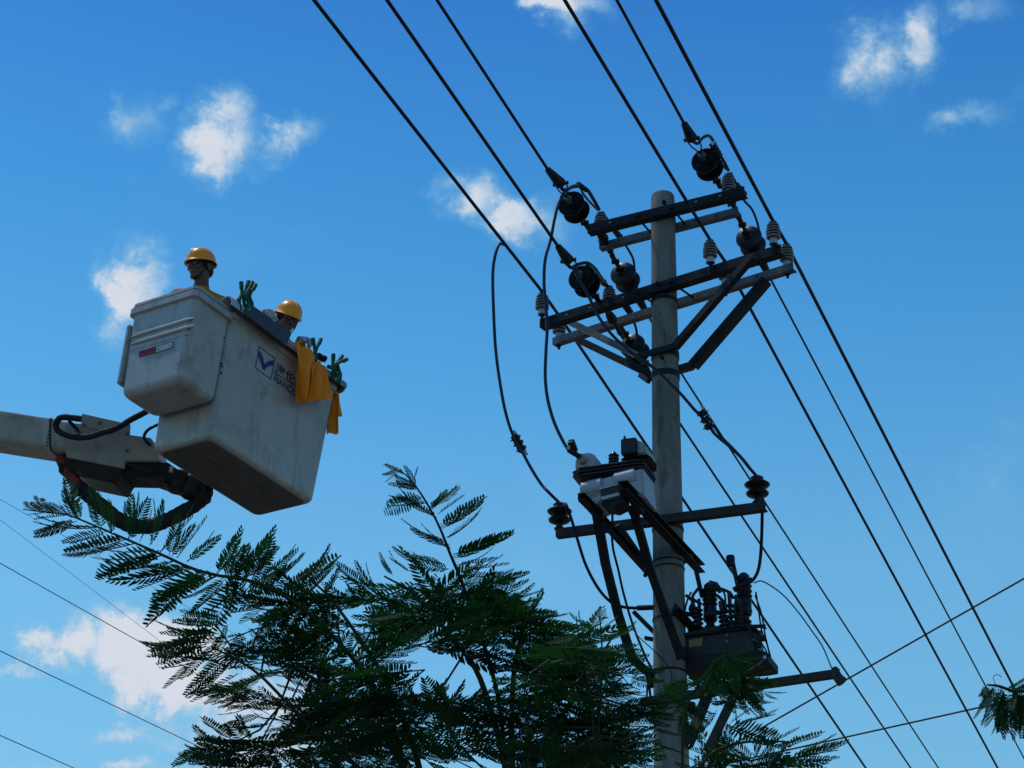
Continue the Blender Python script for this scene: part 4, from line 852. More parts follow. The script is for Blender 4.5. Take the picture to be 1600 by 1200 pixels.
clip([[(524, 598), (530, 582), (528, 568), (541, 562)], [(529, 600), (532, 585), (527, 578), (514, 573)]], -.12, 'lower green clip at the far right end of the rim')
b = MB(); b.tube([Ba(521, 596, BL_ + .15), Ba(520, 618, BL_ + .15), Ba(521, 634, BL_ + .15)], .03, 8); b.solo('hanging_strap', 'strap', 'dark strap dropping from the far right clips', 'strap', off=tuple(Ba(521, 596, BL_ + .15)))
b = MB(); b.tube([Bb(497, 556, .02), Bb(502, 559, .02), Bb(507, 561, .02)], .03, 12); b.ell(Bb(505, 560, .0), E1 * .032, E2 * .04, E3 * .026); b.solo('rolled_strap', 'strap', 'dark rolled strap lying on the rim between two green clips', 'strap', off=tuple(Bb(497, 556, .02)))

# ============================================================ WORKERS
def remeshed(b, name, m, parent, vox, smooth_it=4, label=None):
    root = parent
    while root.parent: root = root.parent
    me = bpy.data.meshes.new(name); off = np.array(root.location); me.from_pydata([(np.array(p) - off).tolist() for p in b.v], [], b.f)
    import bmesh
    bm = bmesh.new(); bm.from_mesh(me); bmesh.ops.recalc_face_normals(bm, faces=bm.faces[:]); bm.to_mesh(me); bm.free()
    o = bpy.data.objects.new(name, me); COL.objects.link(o)
    md = o.modifiers.new('r', 'REMESH'); md.mode = 'VOXEL'; md.voxel_size = vox; md.use_smooth_shade = True
    ms = o.modifiers.new('s', 'SMOOTH'); ms.iterations = smooth_it; ms.factor = .5
    dg = bpy.context.evaluated_depsgraph_get(); m2 = bpy.data.meshes.new_from_object(o.evaluated_get(dg)); o.modifiers.clear(); o.data = m2; m2.name = name
    m2.materials.clear(); m2.materials.append(M[m]); m2.shade_smooth(); o.parent = parent
    if label: o['label'] = label
    return o
def limb(b, P, rs):
    Q = spline(P, 5); L = len(P) - 1; out = [np.interp(i / (len(Q) - 1) * L, range(L + 1), rs) for i in range(len(Q))]; b.tube(Q, out, 14)
    b.ell(P[0], np.array([rs[0], 0, 0]), np.array([0, rs[0], 0]), np.array([0, 0, rs[0]])); b.ell(P[-1], np.array([rs[-1], 0, 0]), np.array([0, rs[-1], 0]), np.array([0, 0, rs[-1]]))
def hand(b, wrist, fwd, palm_n, g_=0.0, thumb=1, curl=1.0, split=None):
    """palm + five bent fingers; fwd: wrist->fingers, palm_n: out of the palm"""
    f, pn = nrm(fwd), np.asarray(palm_n, float); pn = nrm(pn - f * (pn @ f)); s = np.cross(f, pn)
    b.ell(wrist + f * .05, f * (.055 + g_), s * (.042 + g_), pn * (.018 + g_)); b2 = split or b
    for k, (o_, ln) in enumerate(((-.030, .068), (-.010, .078), (.010, .072), (.029, .056))):
        p0 = wrist + f * .075 + s * o_ * thumb; pts = [p0]; q = R(12 * curl); 
        for j in range(3):
            q += R((30, 42, 38)[j] * curl); pts.append(pts[-1] + (f * cos(q) + pn * sin(q) + s * o_ * .6 * thumb) * ln * (.42, .33, .26)[j])
        b2.tube(spline([wrist + f * .045 + s * o_ * .8 * thumb] + pts, 3), .0095 + g_, 8); r = .0095 + g_; b2.ell(pts[-1], f * r, s * r, pn * r, 8, 6)
    p0 = wrist + f * .025 - s * .030 * thumb; d1 = nrm(f * .6 - s * .75 * thumb + pn * .35)
    b2.tube(spline([p0, p0 + d1 * .035, p0 + d1 * .06 + pn * .012, p0 + d1 * .075 + pn * .03 + f * .01], 3), .011 + g_, 8)
def worker(head, face, tilt_up, bodyf, floor_c, label, hands, name='person', sd_=.135):
    face = nrm(face); up = nrm(np.asarray(tilt_up) - face * (np.asarray(tilt_up) @ face)); rt = np.cross(face, up)
    bf = nrm(np.array([bodyf[0], bodyf[1], 0])); br = np.cross(bf, zd)
    def Hd(x, y, z): return head + rt * x + face * y + up * z
    neck = head - up * .12 - face * .02 - zd * .025; chest = neck - zd * .36 - bf * .02; pelvis = np.array([head[0], head[1], 0]) - bf * .05; pelvis[2] = head[2] - .72
    foot_z = BK(0, 0, floor_c)[2]
    t = thing(name, label, 'person', (head[0], head[1], foot_z))
    b = MB()
    b.ell(Hd(0, -.012, .03), rt * .076, face * .096, up * .092, 20, 14); b.ell(Hd(0, .018, -.045), rt * .060, face * .072, up * .072, 20, 14)
    b.ell(Hd(0, .070, -.100), rt * .026, face * .022, up * .02); b.ell(Hd(0, .02, -.088), rt * .050, face * .06, up * .03)
    for sg in (-1, 1):
        b.ell(Hd(sg * .038, .062, -.030), rt * .024, face * .026, up * .022); b.ell(Hd(sg * .080, -.012, -.018), rt * .010, face * .020, up * .033); b.ell(Hd(sg * .030, .080, .022), rt * .026, face * .014, up * .010)
        b.ell(Hd(sg * .012, .094, -.040), rt * .010, face * .012, up * .008)
    b.prism([Hd(-.009, .080, .012), Hd(.009, .080, .012), Hd(.016, .088, -.042), Hd(-.016, .088, -.042)], face * .012); b.ell(Hd(0, .104, -.034), rt * .013, face * .016, up * .012)
    b.tube([Hd(0, .088, .010), Hd(0, .102, -.012), Hd(0, .110, -.032)], [.007, .009, .011], 8)
    b.ell(Hd(0, .086, -.066), rt * .024, face * .010, up * .006); b.ell(Hd(0, .083, -.078), rt * .020, face * .011, up * .007)
    HS = 1.10
    def scl(mb): mb.v = [tuple(head + (np.array(p_) - head) * HS) for p_ in mb.v]; return mb
    scl(b)
    limb(b, [head - face * .02 - up * .03, neck, neck - zd * .08], [.060, .060, .075])
    Ls, Rs = neck - zd * sd_ - br * .180, neck - zd * sd_ + br * .180
    b.ell(chest, br * .165, bf * .105, zd * .24, 20, 14); b.ell((chest + pelvis) / 2, br * .14, bf * .10, zd * .22, 20, 14); b.ell(pelvis, br * .165, bf * .115, zd * .13, 20, 14)
    b.tube([Ls, neck - zd * .10, Rs], [.05, .068, .05], 12)
    arms = []
    for sg, S_, (el, wr, fw, pn, th) in ((-1, Ls, hands[0]), (1, Rs, hands[1])):
        limb(b, [S_, el, wr], [.056, .040, .027]); hand(b, wr, fw, pn, 0, th); arms.append((S_, el, wr, fw, pn, th))
        hip = pelvis + br * sg * .09; kn_ = np.array([hip[0], hip[1], 0]) + bf * .04 + zd * ((hip[2] + foot_z) / 2); an = np.array([hip[0], hip[1], foot_z + .08]) 
        limb(b, [hip, kn_, an], [.085, .058, .04]); b.ell(an + bf * .06 - zd * .04, br * .045, bf * .13, zd * .04)
    remeshed(b, 'body', 'skin', t, .0062)
    # jacket
    j = MB(); j.ell(chest - zd * .04, br * .185, bf * .13, zd * .25, 20, 14); j.ell((chest + pelvis) / 2, br * .18, bf * .135, zd * .24, 20, 14); j.ell(pelvis + zd * .03, br * .19, bf * .14, zd * .13, 20, 14)
    j.tube([Ls + br * .01, neck - zd * (sd_ - .04), Rs - br * .01], [.066, .080, .066], 14); j.lathe([(.085, -.09), (.078, -.02), (.076, .012), (.066, .012), (.068, -.09)], neck - zd * (sd_ - .09), (0, 0, 1), 20)
    for S_, el, wr, *_ in arms:
        d = wr - el; limb(j, [S_, el, wr - nrm(d) * .03], [.068, .056, .044])
    remeshed(j, 'jacket', 'jacket', t, .010, 3)
    k = MB()
    for sg in (-1, 1):
        hip = pelvis + br * sg * .09; kn_ = np.array([hip[0], hip[1], 0]) + bf * .04 + zd * ((hip[2] + foot_z) / 2); an = np.array([hip[0], hip[1], foot_z + .1]); limb(k, [hip, kn_, an], [.105, .078, .06])
    remeshed(k, 'trousers', 'trouser', t, .014, 2)
    for (S_, el, wr, fw, pn, th) in arms:
        gl = MB(); hand(gl, wr, fw, pn, .0045, th); d = nrm(np.asarray(wr) - el); gl.tube([wr - d * .07, wr - d * .02, wr + nrm(fw) * .03], [.040, .034, .034], 14); remeshed(gl, 'glove', 'glove', t, .004, 2)
    # helmet, glasses, strap, hair
    h = MB(); pr = []; n_ = 28; HZ = .022
    rings = []
    for i in range(11):
        q = pi / 2 * (1 - i / 10); rx, ry, z = .111 * cos(q), .129 * cos(q), .025 + .115 * sin(q)
        rings.append([Hd(max(rx, .001) * cos(a), -.008 + max(ry, .001) * sin(a), z + HZ) for a in [2 * pi * j_ / n_ for j_ in range(n_)]])
    def brim(e, z, fr=.0): return [Hd((.111 + e) * cos(a), -.008 + (.129 + e + fr * max(0, sin(a)) ** 2) * sin(a), z + HZ - .012 * max(0, sin(a))) for a in [2 * pi * j_ / n_ for j_ in range(n_)]]
    rings += [brim(.003, .018), brim(.010, .006, .014), brim(.013, .000, .018), brim(.010, -.004, .014), brim(-.004, .008), brim(-.012, .05)]
    h.loft(rings[::-1], True, True); hm = h.part('helmet', 'yellow', t, angle=60)
    r_ = MB(); r_.tube([Hd(0, -.008 + .130 * cos(q), .025 + HZ + .116 * sin(q)) for q in [R(25 + 130 * i / 14) for i in range(15)]], .005, 8); r_.part('helmet_ridge', 'yellow', hm)
    hr = MB(); hr.ell(Hd(0, -.022, .022), rt * .082, face * .098, up * .088, 18, 12); hr.ell(Hd(0, -.06, -.03), rt * .062, face * .05, up * .05); scl(hr).part('hair', 'hair', t)
    gs = MB(); LN = []
    for sg in (-1, 1):
        gs2 = MB(); pts = [Hd(sg * (.034 + .027 * cos(a)), .098 - abs(.034 + .027 * cos(a)) * .25, .004 + .019 * sin(a)) for a in [2 * pi * i / 14 for i in range(14)]]
        gs2.prism(pts, face * .003); LN.append(scl(gs2).part('glasses_lens', 'lens', t))
        gs.tube([Hd(sg * .061, .083, .008), Hd(sg * .080, .02, .006), Hd(sg * .082, -.02, .0)], .003, 6)
    gs.tube([Hd(-.062, .083, .016), Hd(-.03, .096, .022), Hd(0, .1, .014), Hd(.03, .096, .022), Hd(.062, .083, .016)], .003, 6); gf = scl(gs).part('glasses_frame', 'strap', t)
    for l_ in LN: l_.parent = gf
    st = MB()
    for sg in (-1, 1): st.tube(spline([Hd(sg * .085, .01, .02), Hd(sg * .078, .02, -.04), Hd(sg * .05, .045, -.095), Hd(0, .06, -.122)], 4), .0045, 6)
    scl(st).part('chin_strap', 'strap', hm)
    return t
H1 = Bb(313, 416, .30); H2 = Bb(449, 498, .20)
w1f = nrm(np.array([-.62, -.76, -.12])); w2f = nrm(np.array([.52, -.80, -.42]))
rim = lambda a, b: BK(a, b, BH)
worker(H1, w1f, zd + .05 * rr, np.array([.30, -.95, 0]), BH0 + .06, 'worker in yellow helmet standing upright at the bucket\'s left end, head turned left',
       [(H1 - zd * .62 - np.array([.24, -.02, 0]), rim(-.30, .42) - zd * .25, np.array([0, -.5, -.8]), np.array([0, -1., 0]), 1), (H1 - zd * .62 + np.array([.24, .05, 0]), rim(-.05, .40) - zd * .25, np.array([.1, -.5, -.8]), np.array([0, -1., 0]), -1)], sd_=.158)
wr1, wr2 = Bb(413, 489, .09), Bb(468, 530, .06)
worker(H2, w2f, zd - .15 * np.array([.5, -.8, 0]) + .12 * rr, np.array([.55, -.83, 0]), .06, 'worker in yellow helmet and glasses looking down over the rim, white gloved hands',
       [(H2 - zd * .50 - E1 * .28 + E2 * .03, wr1 - zd * .0, -E2 * .9 - E1 * .25 - zd * .15, -zd, -1), (H2 - zd * .42 + E1 * .26, wr2, -E2 * .8 + E1 * .5 - zd * .1, -zd, 1)])

# ============================================================ DISTANT AND CROSSING WIRES
def far_wire(p0, p1, Z0, Z1_, r, label, name='distant_wire', grp='thin wires far off at the lower left'):
    a, c = pd(*p0, Z0), pd(*p1, Z1_); d = c - a; pts = [a - d * .6, a, (a + c) / 2, c, c + d * .6]
    MB().tube(spline(pts, 10), r, 6).solo(name, 'cable', label, 'wire', grp, off=tuple(a))
far_wire((0, 780), (400, 1010), 46, 60, .0045, 'faintest thin wire, highest of those at the left edge below the boom')
far_wire((0, 812), (360, 1085), 46, 60, .0045, 'second faint thin wire just under the highest one at the left edge')
far_wire((0, 880), (400, 1105), 40, 52, .008, 'thin dark wire crossing over the big white cloud at the lower left')
far_wire((0, 1017), (380, 1200), 38, 48, .008, 'thin dark wire crossing below the big white cloud')
far_wire((0, 1149), (115, 1200), 38, 42, .008, 'lowest thin wire in the bottom left corner')
far_wire((1600, 904), (1180, 1143), 24, 26, .010, 'dark wire slanting up to the right edge behind the parallel line wires', 'service_wire', 'two dark service wires crossing at the lower right')
far_wire((1600, 1090), (1140, 1192), 24, 26, .010, 'dark wire rising gently to the right edge through the drooping leaves', 'service_wire', 'two dark service wires crossing at the lower right')

# ============================================================ FERN-LEAVED TREES
def frond_data(seed, pairs, droop, llen=.185, asym=1.0, sweep=56):
    r_ = random.Random(seed); v = []; f = []; side_curve = r_.uniform(-.10, .10)
    def C(t): return np.array([t, side_curve * t * t, -droop * t * t])
    k = 7; pts = [C(i / k) for i in range(k + 1)]
    for i, p in enumerate(pts):
        w = .009 * (1 - .7 * i / k); v += [p + [0, w, 0], p + [0, -w * .5, w], p + [0, -w * .5, -w]]
    for i in range(k):
        for j in range(3): f.append((i * 3 + j, i * 3 + (j + 1) % 3, i * 3 + 3 + (j + 1) % 3, i * 3 + 3 + j))
    for i in range(pairs):
        t = .10 + .88 * i / (pairs - 1); env = min(1, .55 + t * 1.6) * (1 - .62 * max(0, (t - .55) / .45) ** 1.6)
        for s in (-1, 1):
            if r_.random() < .02: continue
            L = llen * env * r_.uniform(.9, 1.06) * (asym if s > 0 else 1 / asym ** .5); an = R(sweep - 18 * t + r_.uniform(-5, 5)); p = C(t); dz = -.28 + r_.uniform(-.22, .12)
            d = np.array([cos(an), s * sin(an), dz * .6]); d /= np.linalg.norm(d); n_ = np.array([-sin(an), s * cos(an), 0]); w = .0425 * (.8 + .2 * env)
            o = len(v); q = [p, p + d * L * .25 + n_ * w * .5, p + d * L * .7 + n_ * w * .55 + [0, 0, -.01], p + d * L + [0, 0, -.02], p + d * L * .7 - n_ * w * .45 + [0, 0, -.01], p + d * L * .25 - n_ * w * .42]
            v += q; f += [(o, o + 1, o + 5), (o + 1, o + 2, o + 4, o + 5), (o + 2, o + 3, o + 4)]
    return np.array([np.asarray(a, float) for a in v]), f
FR = [frond_data(i, p, d, ll, asym, sw) for i, (p, d, ll, asym, sw) in enumerate(((15, .10, .21, 1, 58), (16, .22, .19, 1.1, 52), (14, .02, .22, .9, 60), (15, .32, .20, 1, 48), (13, .15, .23, 1.15, 44), (17, .05, .18, 1, 64)))]
FM = {}
def frond_mesh(i, m):
    if (i, m) not in FM:
        me = bpy.data.meshes.new('leaf'); me.from_pydata(FR[i][0].tolist(), [], FR[i][1]); me.materials.append(M[m]); FM[(i, m)] = me
    return FM[(i, m)]
class Tree:
    def __init__(s, label, base, mats=('leaf',), cat='tree', name='feathery_tree'):
        s.root = thing(name, label, cat, base, 'fern-leaved trees in front of the pole'); s.fr = []; s.tw = MB(); s.mats = mats; s.base = np.array(base, float)
    def frond(s, p, q, roll=None, m=None, var=None):
        L = np.linalg.norm(q - p); d, sd_, u = frame(q - p, zd + np.array([rng.uniform(-.2, .2), rng.uniform(-.2, .2), 0]))
        roll = rng.gauss(0, .5) if roll is None else roll
        y = sd_ * cos(roll) + u * sin(roll); z = np.cross(d, y); z = z if True else z
        s.fr.append((rng.randrange(len(FR)) if var is None else var, p, d, y, z, L, m or rng.choice(s.mats)))
    def compound(s, p, q, pairs=5, fl=.24, m=None, spread=52, sag=.04):
        """twice-feathered leaf: a stalk p->q with pairs of fronds"""
        L = np.linalg.norm(q - p); d, sd_, u = frame(q - p); pts = [p + (q - p) * t - zd * sag * L * 4 * t * (1 - t) * -1 for t in (0, .33, .66, 1)]
        s.tw.tube(pts, [.0036, .003, .0022, .0016], 5); roll = rng.gauss(0, .22); sy = sd_ * cos(roll) + u * sin(roll)
        for i in range(pairs):
            t = .22 + .78 * i / max(1, pairs - 1); b = p + (q - p) * t + zd * sag * L * 4 * t * (1 - t)
            for sg in (-1, 1):
                an = R(spread - 22 * t + rng.uniform(-9, 9)); dr_ = d * cos(an) + sy * sg * sin(an) - zd * rng.uniform(-.02, .34); l = fl * rng.uniform(.75, 1.1) * (.75 + .35 * sin(pi * min(1, t + .15)))
                s.frond(b, b + nrm(dr_) * l, None, m)
    def stem(s, P, r0, r1, name='branch', k=6):
        Q = spline(P, k); n = len(Q); rs = [r0 + (r1 - r0) * i / (n - 1) for i in range(n)]; b = MB(); b.tube(Q, rs, 8, True, .06); b.part(name, 'bark' if r0 > .008 else 'twig', s.root, angle=60); return Q
    def finish(s, n_parts=300):
        off = s.base
        # the ones nearest to the camera first
        s.fr.sort(key=lambda a: -a[5] / depth(a[1])); s.fr = s.fr
        for (i, p, d, y, z, L, m) in s.fr[:n_parts]:
            o = bpy.data.objects.new('leaf', frond_mesh(i, m)); COL.objects.link(o); o.parent = s.root; c = p - off
            o.matrix_local = Matrix(((d[0] * L, y[0] * L, z[0] * L, c[0]), (d[1] * L, y[1] * L, z[1] * L, c[1]), (d[2] * L, y[2] * L, z[2] * L, c[2]), (0, 0, 0, 1)))
        rest = s.fr[n_parts:]
        if rest:
            V = []; F_ = []; mi = []; o_ = 0; ms = list(s.mats)
            for (i, p, d, y, z, L, m) in rest:
                v, f = FR[i]; V.append(p - off + L * (v[:, :1] * d + v[:, 1:2] * y + v[:, 2:3] * z)); F_ += [tuple(a + o_ for a in q) for q in f]; mi += [ms.index(m)] * len(f); o_ += len(v)
            me = bpy.data.meshes.new('foliage'); me.from_pydata(np.concatenate(V).tolist(), [], F_)
            for m in ms: me.materials.append(M[m])
            me.polygons.foreach_set('material_index', mi)
            o = bpy.data.objects.new('foliage', me); COL.objects.link(o); o.parent = s.root; o['kind'] = 'stuff'
        if s.tw.v: s.tw.part('twig', 'twig', s.root, angle=60)
def inpoly(x, y, P):
    c = False; n = len(P)
    for i in range(n):
        x0, y0 = P[i]; x1, y1 = P[(i + 1) % n]
        if (y0 > y) != (y1 > y) and x < (x1 - x0) * (y - y0) / (y1 - y0) + x0: c = not c
    return c
def fill(T, poly, n, Z0, Z1_, ang=None, ln=.40, fl=.24, m=None, pairs=(4, 6), anchors=None):
    xs = [p[0] for p in poly]; ys = [p[1] for p in poly]; k = 0; tries = 0
    while k < n and tries < n * 60:
        tries += 1; x, y = rng.uniform(min(xs), max(xs)), rng.uniform(min(ys), max(ys))
        if not inpoly(x, y, poly): continue
        k += 1; Z = rng.uniform(Z0, Z1_); a = R(ang(x, y) if ang else rng.choice((rng.gauss(10, 28), rng.gauss(175, 28)))); L = ln * rng.uniform(.7, 1.15)
        c = pd(x, y, Z); d = nrm(cos(a) * rr + sin(a) * zd + rng.uniform(-.9, .9) * np.array([0, 1, 0])); p = c - d * L * .5; q = c + d * L * .5
        T.compound(p, q, rng.randint(*pairs), fl * rng.uniform(.85, 1.15), m)
        if anchors is not None:
            A_ = min(anchors, key=lambda e: np.linalg.norm(e - p)); mid = (A_ + p) / 2 - zd * .04; T.tw.tube([A_, mid, p], [.006, .005, .0035], 5)

ZT = 10.0
def L_(pts, Z=ZT): return [pd(x, y, Z + (Z2_ if False else 0)) for x, y in pts]
# --- tree with the long bough under the bucket
TA = Tree('feathery dark green tree whose long bare-tipped bough reaches left under the bucket', pd(560, 1380, 11) * np.array([1, 1, 0]))
bough = [(36, 796), (70, 800), (104, 804), (140, 818), (180, 835), (224, 854), (260, 870), (300, 888), (340, 899), (384, 906), (440, 928), (500, 975), (560, 1040), (610, 1120), (640, 1230)]
QA = TA.stem([pd(x, y, 9.4 + i * .09) for i, (x, y) in enumerate(bough)], .0024, .012)
g0 = pd(660, 1300, 10.9); tb_ = TA.base
TA.stem([QA[-1], g0, (g0 + np.array([tb_[0], tb_[1], g0[2]])) / 2 - zd * 1.0, np.array([tb_[0], tb_[1], 1.2]), np.array([tb_[0], tb_[1], -.1])], .03, .10, 'trunk')
A2b_ = TA.stem([pd(x, y, 10.2) for x, y in ((380, 1010), (430, 1030), (490, 1060), (560, 1110), (620, 1180), (660, 1300))], .004, .016)
A3b_ = TA.stem([pd(x, y, 10.3) for x, y in ((480, 900), (520, 940), (570, 1010), (610, 1080), (650, 1180), (670, 1300))], .004, .018)
A4b_ = TA.stem([pd(x, y, 10.0) for x, y in ((330, 1010), (400, 1050), (470, 1120), (560, 1200), (660, 1300))], .004, .014)
def fr_list(T, lst, Z, m=None, extra=.65):
    for (x0, y0, x1, y1) in lst:
        z = Z(x0) if callable(Z) else Z; p = pd(x0, y0, z); q = pd(x1, y1, z + rng.uniform(-.12, .12)); T.frond(p, q, rng.gauss(0, .4) + (.35 if y1 > y0 else -.2), m)
        if extra and rng.random() < extra:
            ox, oy = rng.uniform(-12, 12), rng.uniform(-9, 9); T.frond(pd(x0 + ox * .4, y0 + oy * .3, z + .12), pd(x1 + ox, y1 + oy, z + .12 + rng.uniform(-.1, .3)), rng.gauss(0, .6), m)
zA = lambda x: 9.4 + .09 * max(0, np.interp(x, [p[0] for p in bough[:14]], range(14)))
fr_list(TA, [(60, 799, 36, 794), (70, 801, 44, 806), (84, 803, 52, 786), (104, 805, 56, 812), (116, 808, 97, 772), (106, 806, 78, 786), (126, 813, 112, 778), (120, 814, 58, 840), (152, 824, 60, 838), (168, 830, 98, 850),
 (150, 820, 140, 776), (160, 828, 148, 762), (176, 834, 170, 790), (196, 840, 108, 868), (214, 848, 112, 878), (206, 842, 200, 786), (200, 842, 232, 778), (234, 852, 262, 786), (240, 858, 160, 880), (256, 866, 158, 906), (252, 862, 158, 900),
 (250, 862, 302, 808), (276, 872, 324, 812), (292, 878, 342, 842), (270, 876, 196, 906), (292, 882, 182, 936), (300, 888, 212, 926), (314, 892, 228, 972), (322, 894, 252, 950), (300, 886, 232, 910), (218, 846, 246, 800), (264, 868, 284, 812),
 (340, 896, 380, 844), (352, 900, 392, 866), (368, 898, 427, 849), (386, 902, 437, 859), (404, 908, 470, 868), (420, 914, 486, 878), (350, 902, 296, 950), (364, 904, 300, 970), (380, 908, 318, 984), (340, 898, 276, 934), (440, 922, 500, 890), (462, 926, 524, 873), (476, 930, 524, 882), (500, 940, 536, 888), (572, 920, 530, 884), (590, 930, 548, 890)], zA)
fr_list(TA, [(332, 976, 272, 972), (320, 996, 230, 984), (320, 1004, 226, 1012), (322, 1010, 228, 1030), (330, 1028, 246, 1040), (352, 1030, 296, 1080), (362, 1034, 300, 1096), (372, 1052, 304, 1100), (384, 1080, 338, 1108), (392, 1088, 344, 1112), (420, 1130, 352, 1150), (418, 1148, 348, 1178), (362, 1196, 290, 1186), (380, 1192, 300, 1196), (342, 990, 262, 1000), (346, 968, 280, 958), (330, 984, 236, 1022), (400, 1100, 350, 1132), (410, 1116, 354, 1140), (420, 1196, 340, 1192)], 10.0)
dirA = lambda x, y: rng.choice((rng.gauss(190, 13), rng.gauss(190, 13), rng.gauss(5, 16)))
allA = QA[30:] + A2b_ + A3b_ + A4b_
fill(TA, [(345, 945), (400, 920), (480, 925), (560, 935), (600, 945), (620, 1000), (600, 1080), (560, 1130), (470, 1120), (420, 1090), (400, 1040), (360, 990)], 17, 9.7, 11.2, dirA, .36, .29, None, anchors=allA)
fill(TA, [(440, 1130), (600, 1090), (660, 1140), (680, 1230), (430, 1230), (420, 1180)], 18, 9.7, 11.2, dirA, .40, .29, None, anchors=allA)
fill(TA, [(330, 1010), (400, 1000), (430, 1100), (430, 1200), (370, 1190), (350, 1110)], 7, 9.8, 10.5, dirA, .30, .26, None, anchors=A2b_ + A4b_)
TA.finish(300)

# --- tree with the tall spire
TB = Tree('feathery dark green tree with a tall thin spire of leaves left of the pole', pd(800, 1400, 11.6) * np.array([1, 1, 0]))
sp = [(624, 734), (640, 748), (658, 772), (677, 804), (692, 836), (704, 867), (718, 900), (736, 950), (760, 1020), (780, 1100), (795, 1230)]
QB = TB.stem([pd(x, y, 10.4 + i * .05) for i, (x, y) in enumerate(sp)], .0026, .012); bs = TB.base
gB = pd(800, 1320, 11.1); TB.stem([QB[-1], gB, np.array([bs[0], bs[1], 2.5]), np.array([bs[0], bs[1], -.1])], .035, .11, 'trunk')
B2_ = TB.stem([pd(x, y, 10.8) for x, y in ((850, 925), (830, 960), (810, 1010), (800, 1100), (800, 1320))], .004, .016)
B3_ = TB.stem([pd(x, y, 10.5) for x, y in ((600, 900), (650, 930), (700, 990), (750, 1060), (790, 1200), (800, 1320))], .004, .02)
B4_ = TB.stem([pd(x, y, 10.6) for x, y in ((960, 990), (930, 1040), (890, 1100), (840, 1180), (800, 1320))], .004, .018)
B5_ = TB.stem([pd(x, y, 10.2) for x, y in ((1040, 1110), (980, 1130), (900, 1170), (820, 1240), (800, 1320))], .004, .016)
fr_list(TB, [(632, 741, 607, 731), (624, 735, 606, 756), (646, 752, 655, 732), (650, 760, 640, 736), (652, 762, 606, 758), (648, 757, 608, 744), (662, 776, 606, 788), (668, 786, 610, 796), (674, 796, 700, 768), (684, 803, 727, 776), (672, 792, 720, 772), (678, 806, 610, 778), (690, 826, 756, 790), (700, 840, 762, 813), (690, 846, 624, 827), (698, 852, 640, 836), (708, 866, 793, 846), (710, 872, 780, 852), (714, 883, 772, 877), (718, 894, 788, 888), (722, 902, 790, 900), (694, 848, 656, 842), (688, 820, 740, 792), (706, 858, 668, 846),
 (612, 896, 588, 872), (640, 892, 606, 876), (664, 884, 612, 868), (690, 880, 634, 870), (700, 890, 640, 882), (770, 930, 822, 916), (780, 950, 848, 940), (800, 960, 850, 962), (790, 940, 838, 926)], 10.5)
dirB = lambda x, y: rng.gauss(-2, 13) if x > 720 + rng.uniform(-80, 80) else rng.gauss(182, 13)
allB = QB[25:] + B2_ + B3_ + B4_ + B5_
fill(TB, [(590, 930), (640, 905), (700, 900), (750, 920), (800, 945), (830, 960), (850, 985), (800, 1010), (700, 1020), (620, 960)], 17, 10.1, 11.3, dirB, .34, .29, None, anchors=allB)
fill(TB, [(640, 1000), (830, 990), (880, 1020), (920, 1060), (940, 1110), (960, 1240), (600, 1240), (680, 1130), (730, 1060)], 35, 9.8, 11.3, dirB, .40, .29, None, anchors=allB)
TB.finish(300)

# --- young lighter tree left of the pole foot
TC = Tree('younger, brighter green feathery tree with upright stems just left of the pole', pd(935, 1420, 9.6) * np.array([1, 1, 0]), ('leaf', 'leaf_young'))
bc = TC.base
c1 = TC.stem([pd(x, y, 9.5) for x, y in ((937, 962), (940, 1000), (941, 1040), (938, 1090), (934, 1150), (936, 1260))], .0025, .007)
c2 = TC.stem([pd(x, y, 9.4) for x, y in ((900, 962), (905, 1000), (915, 1050), (925, 1110), (936, 1260))], .0025, .006)
TC.stem([c1[-1], np.array([bc[0], bc[1], 2.5]), np.array([bc[0], bc[1], -.1])], .014, .06, 'trunk')
fr_list(TC, [(937, 985, 968, 968), (938, 995, 900, 972), (940, 1004, 992, 990), (940, 1006, 888, 996), (941, 1020, 990, 1010), (941, 1024, 880, 1012), (940, 1046, 884, 1048), (903, 980, 872, 972), (904, 990, 936, 976), (908, 1010, 868, 1020), (910, 1018, 958, 1020), (902, 972, 890, 960), (937, 966, 942, 960)], 9.5, 'leaf_young')
fill(TC, [(870, 1010), (935, 990), (945, 1040), (940, 1100), (880, 1110), (850, 1060)], 10, 9.2, 9.9, lambda x, y: rng.choice((rng.gauss(10, 20), rng.gauss(170, 20))), .28, .19, None, anchors=c1[10:] + c2[10:])
fill(TC, [(840, 1090), (940, 1090), (965, 1140), (985, 1230), (830, 1230)], 14, 9.2, 10.0, lambda x, y: rng.choice((rng.gauss(5, 25), rng.gauss(175, 25))), .34, .22, 'leaf', anchors=c1[14:] + c2[14:])
fill(TC, [(940, 1040), (985, 1060), (985, 1120), (940, 1120)], 4, 9.3, 9.8, lambda x, y: rng.gauss(0, 15), .24, .19, 'leaf', anchors=c1[14:])
fr_list(TC, [(1000, 1112, 1050, 1128), (1006, 1136, 1056, 1152), (1012, 1156, 1058, 1184)], 9.4, 'leaf', 0)
TC.finish(300)

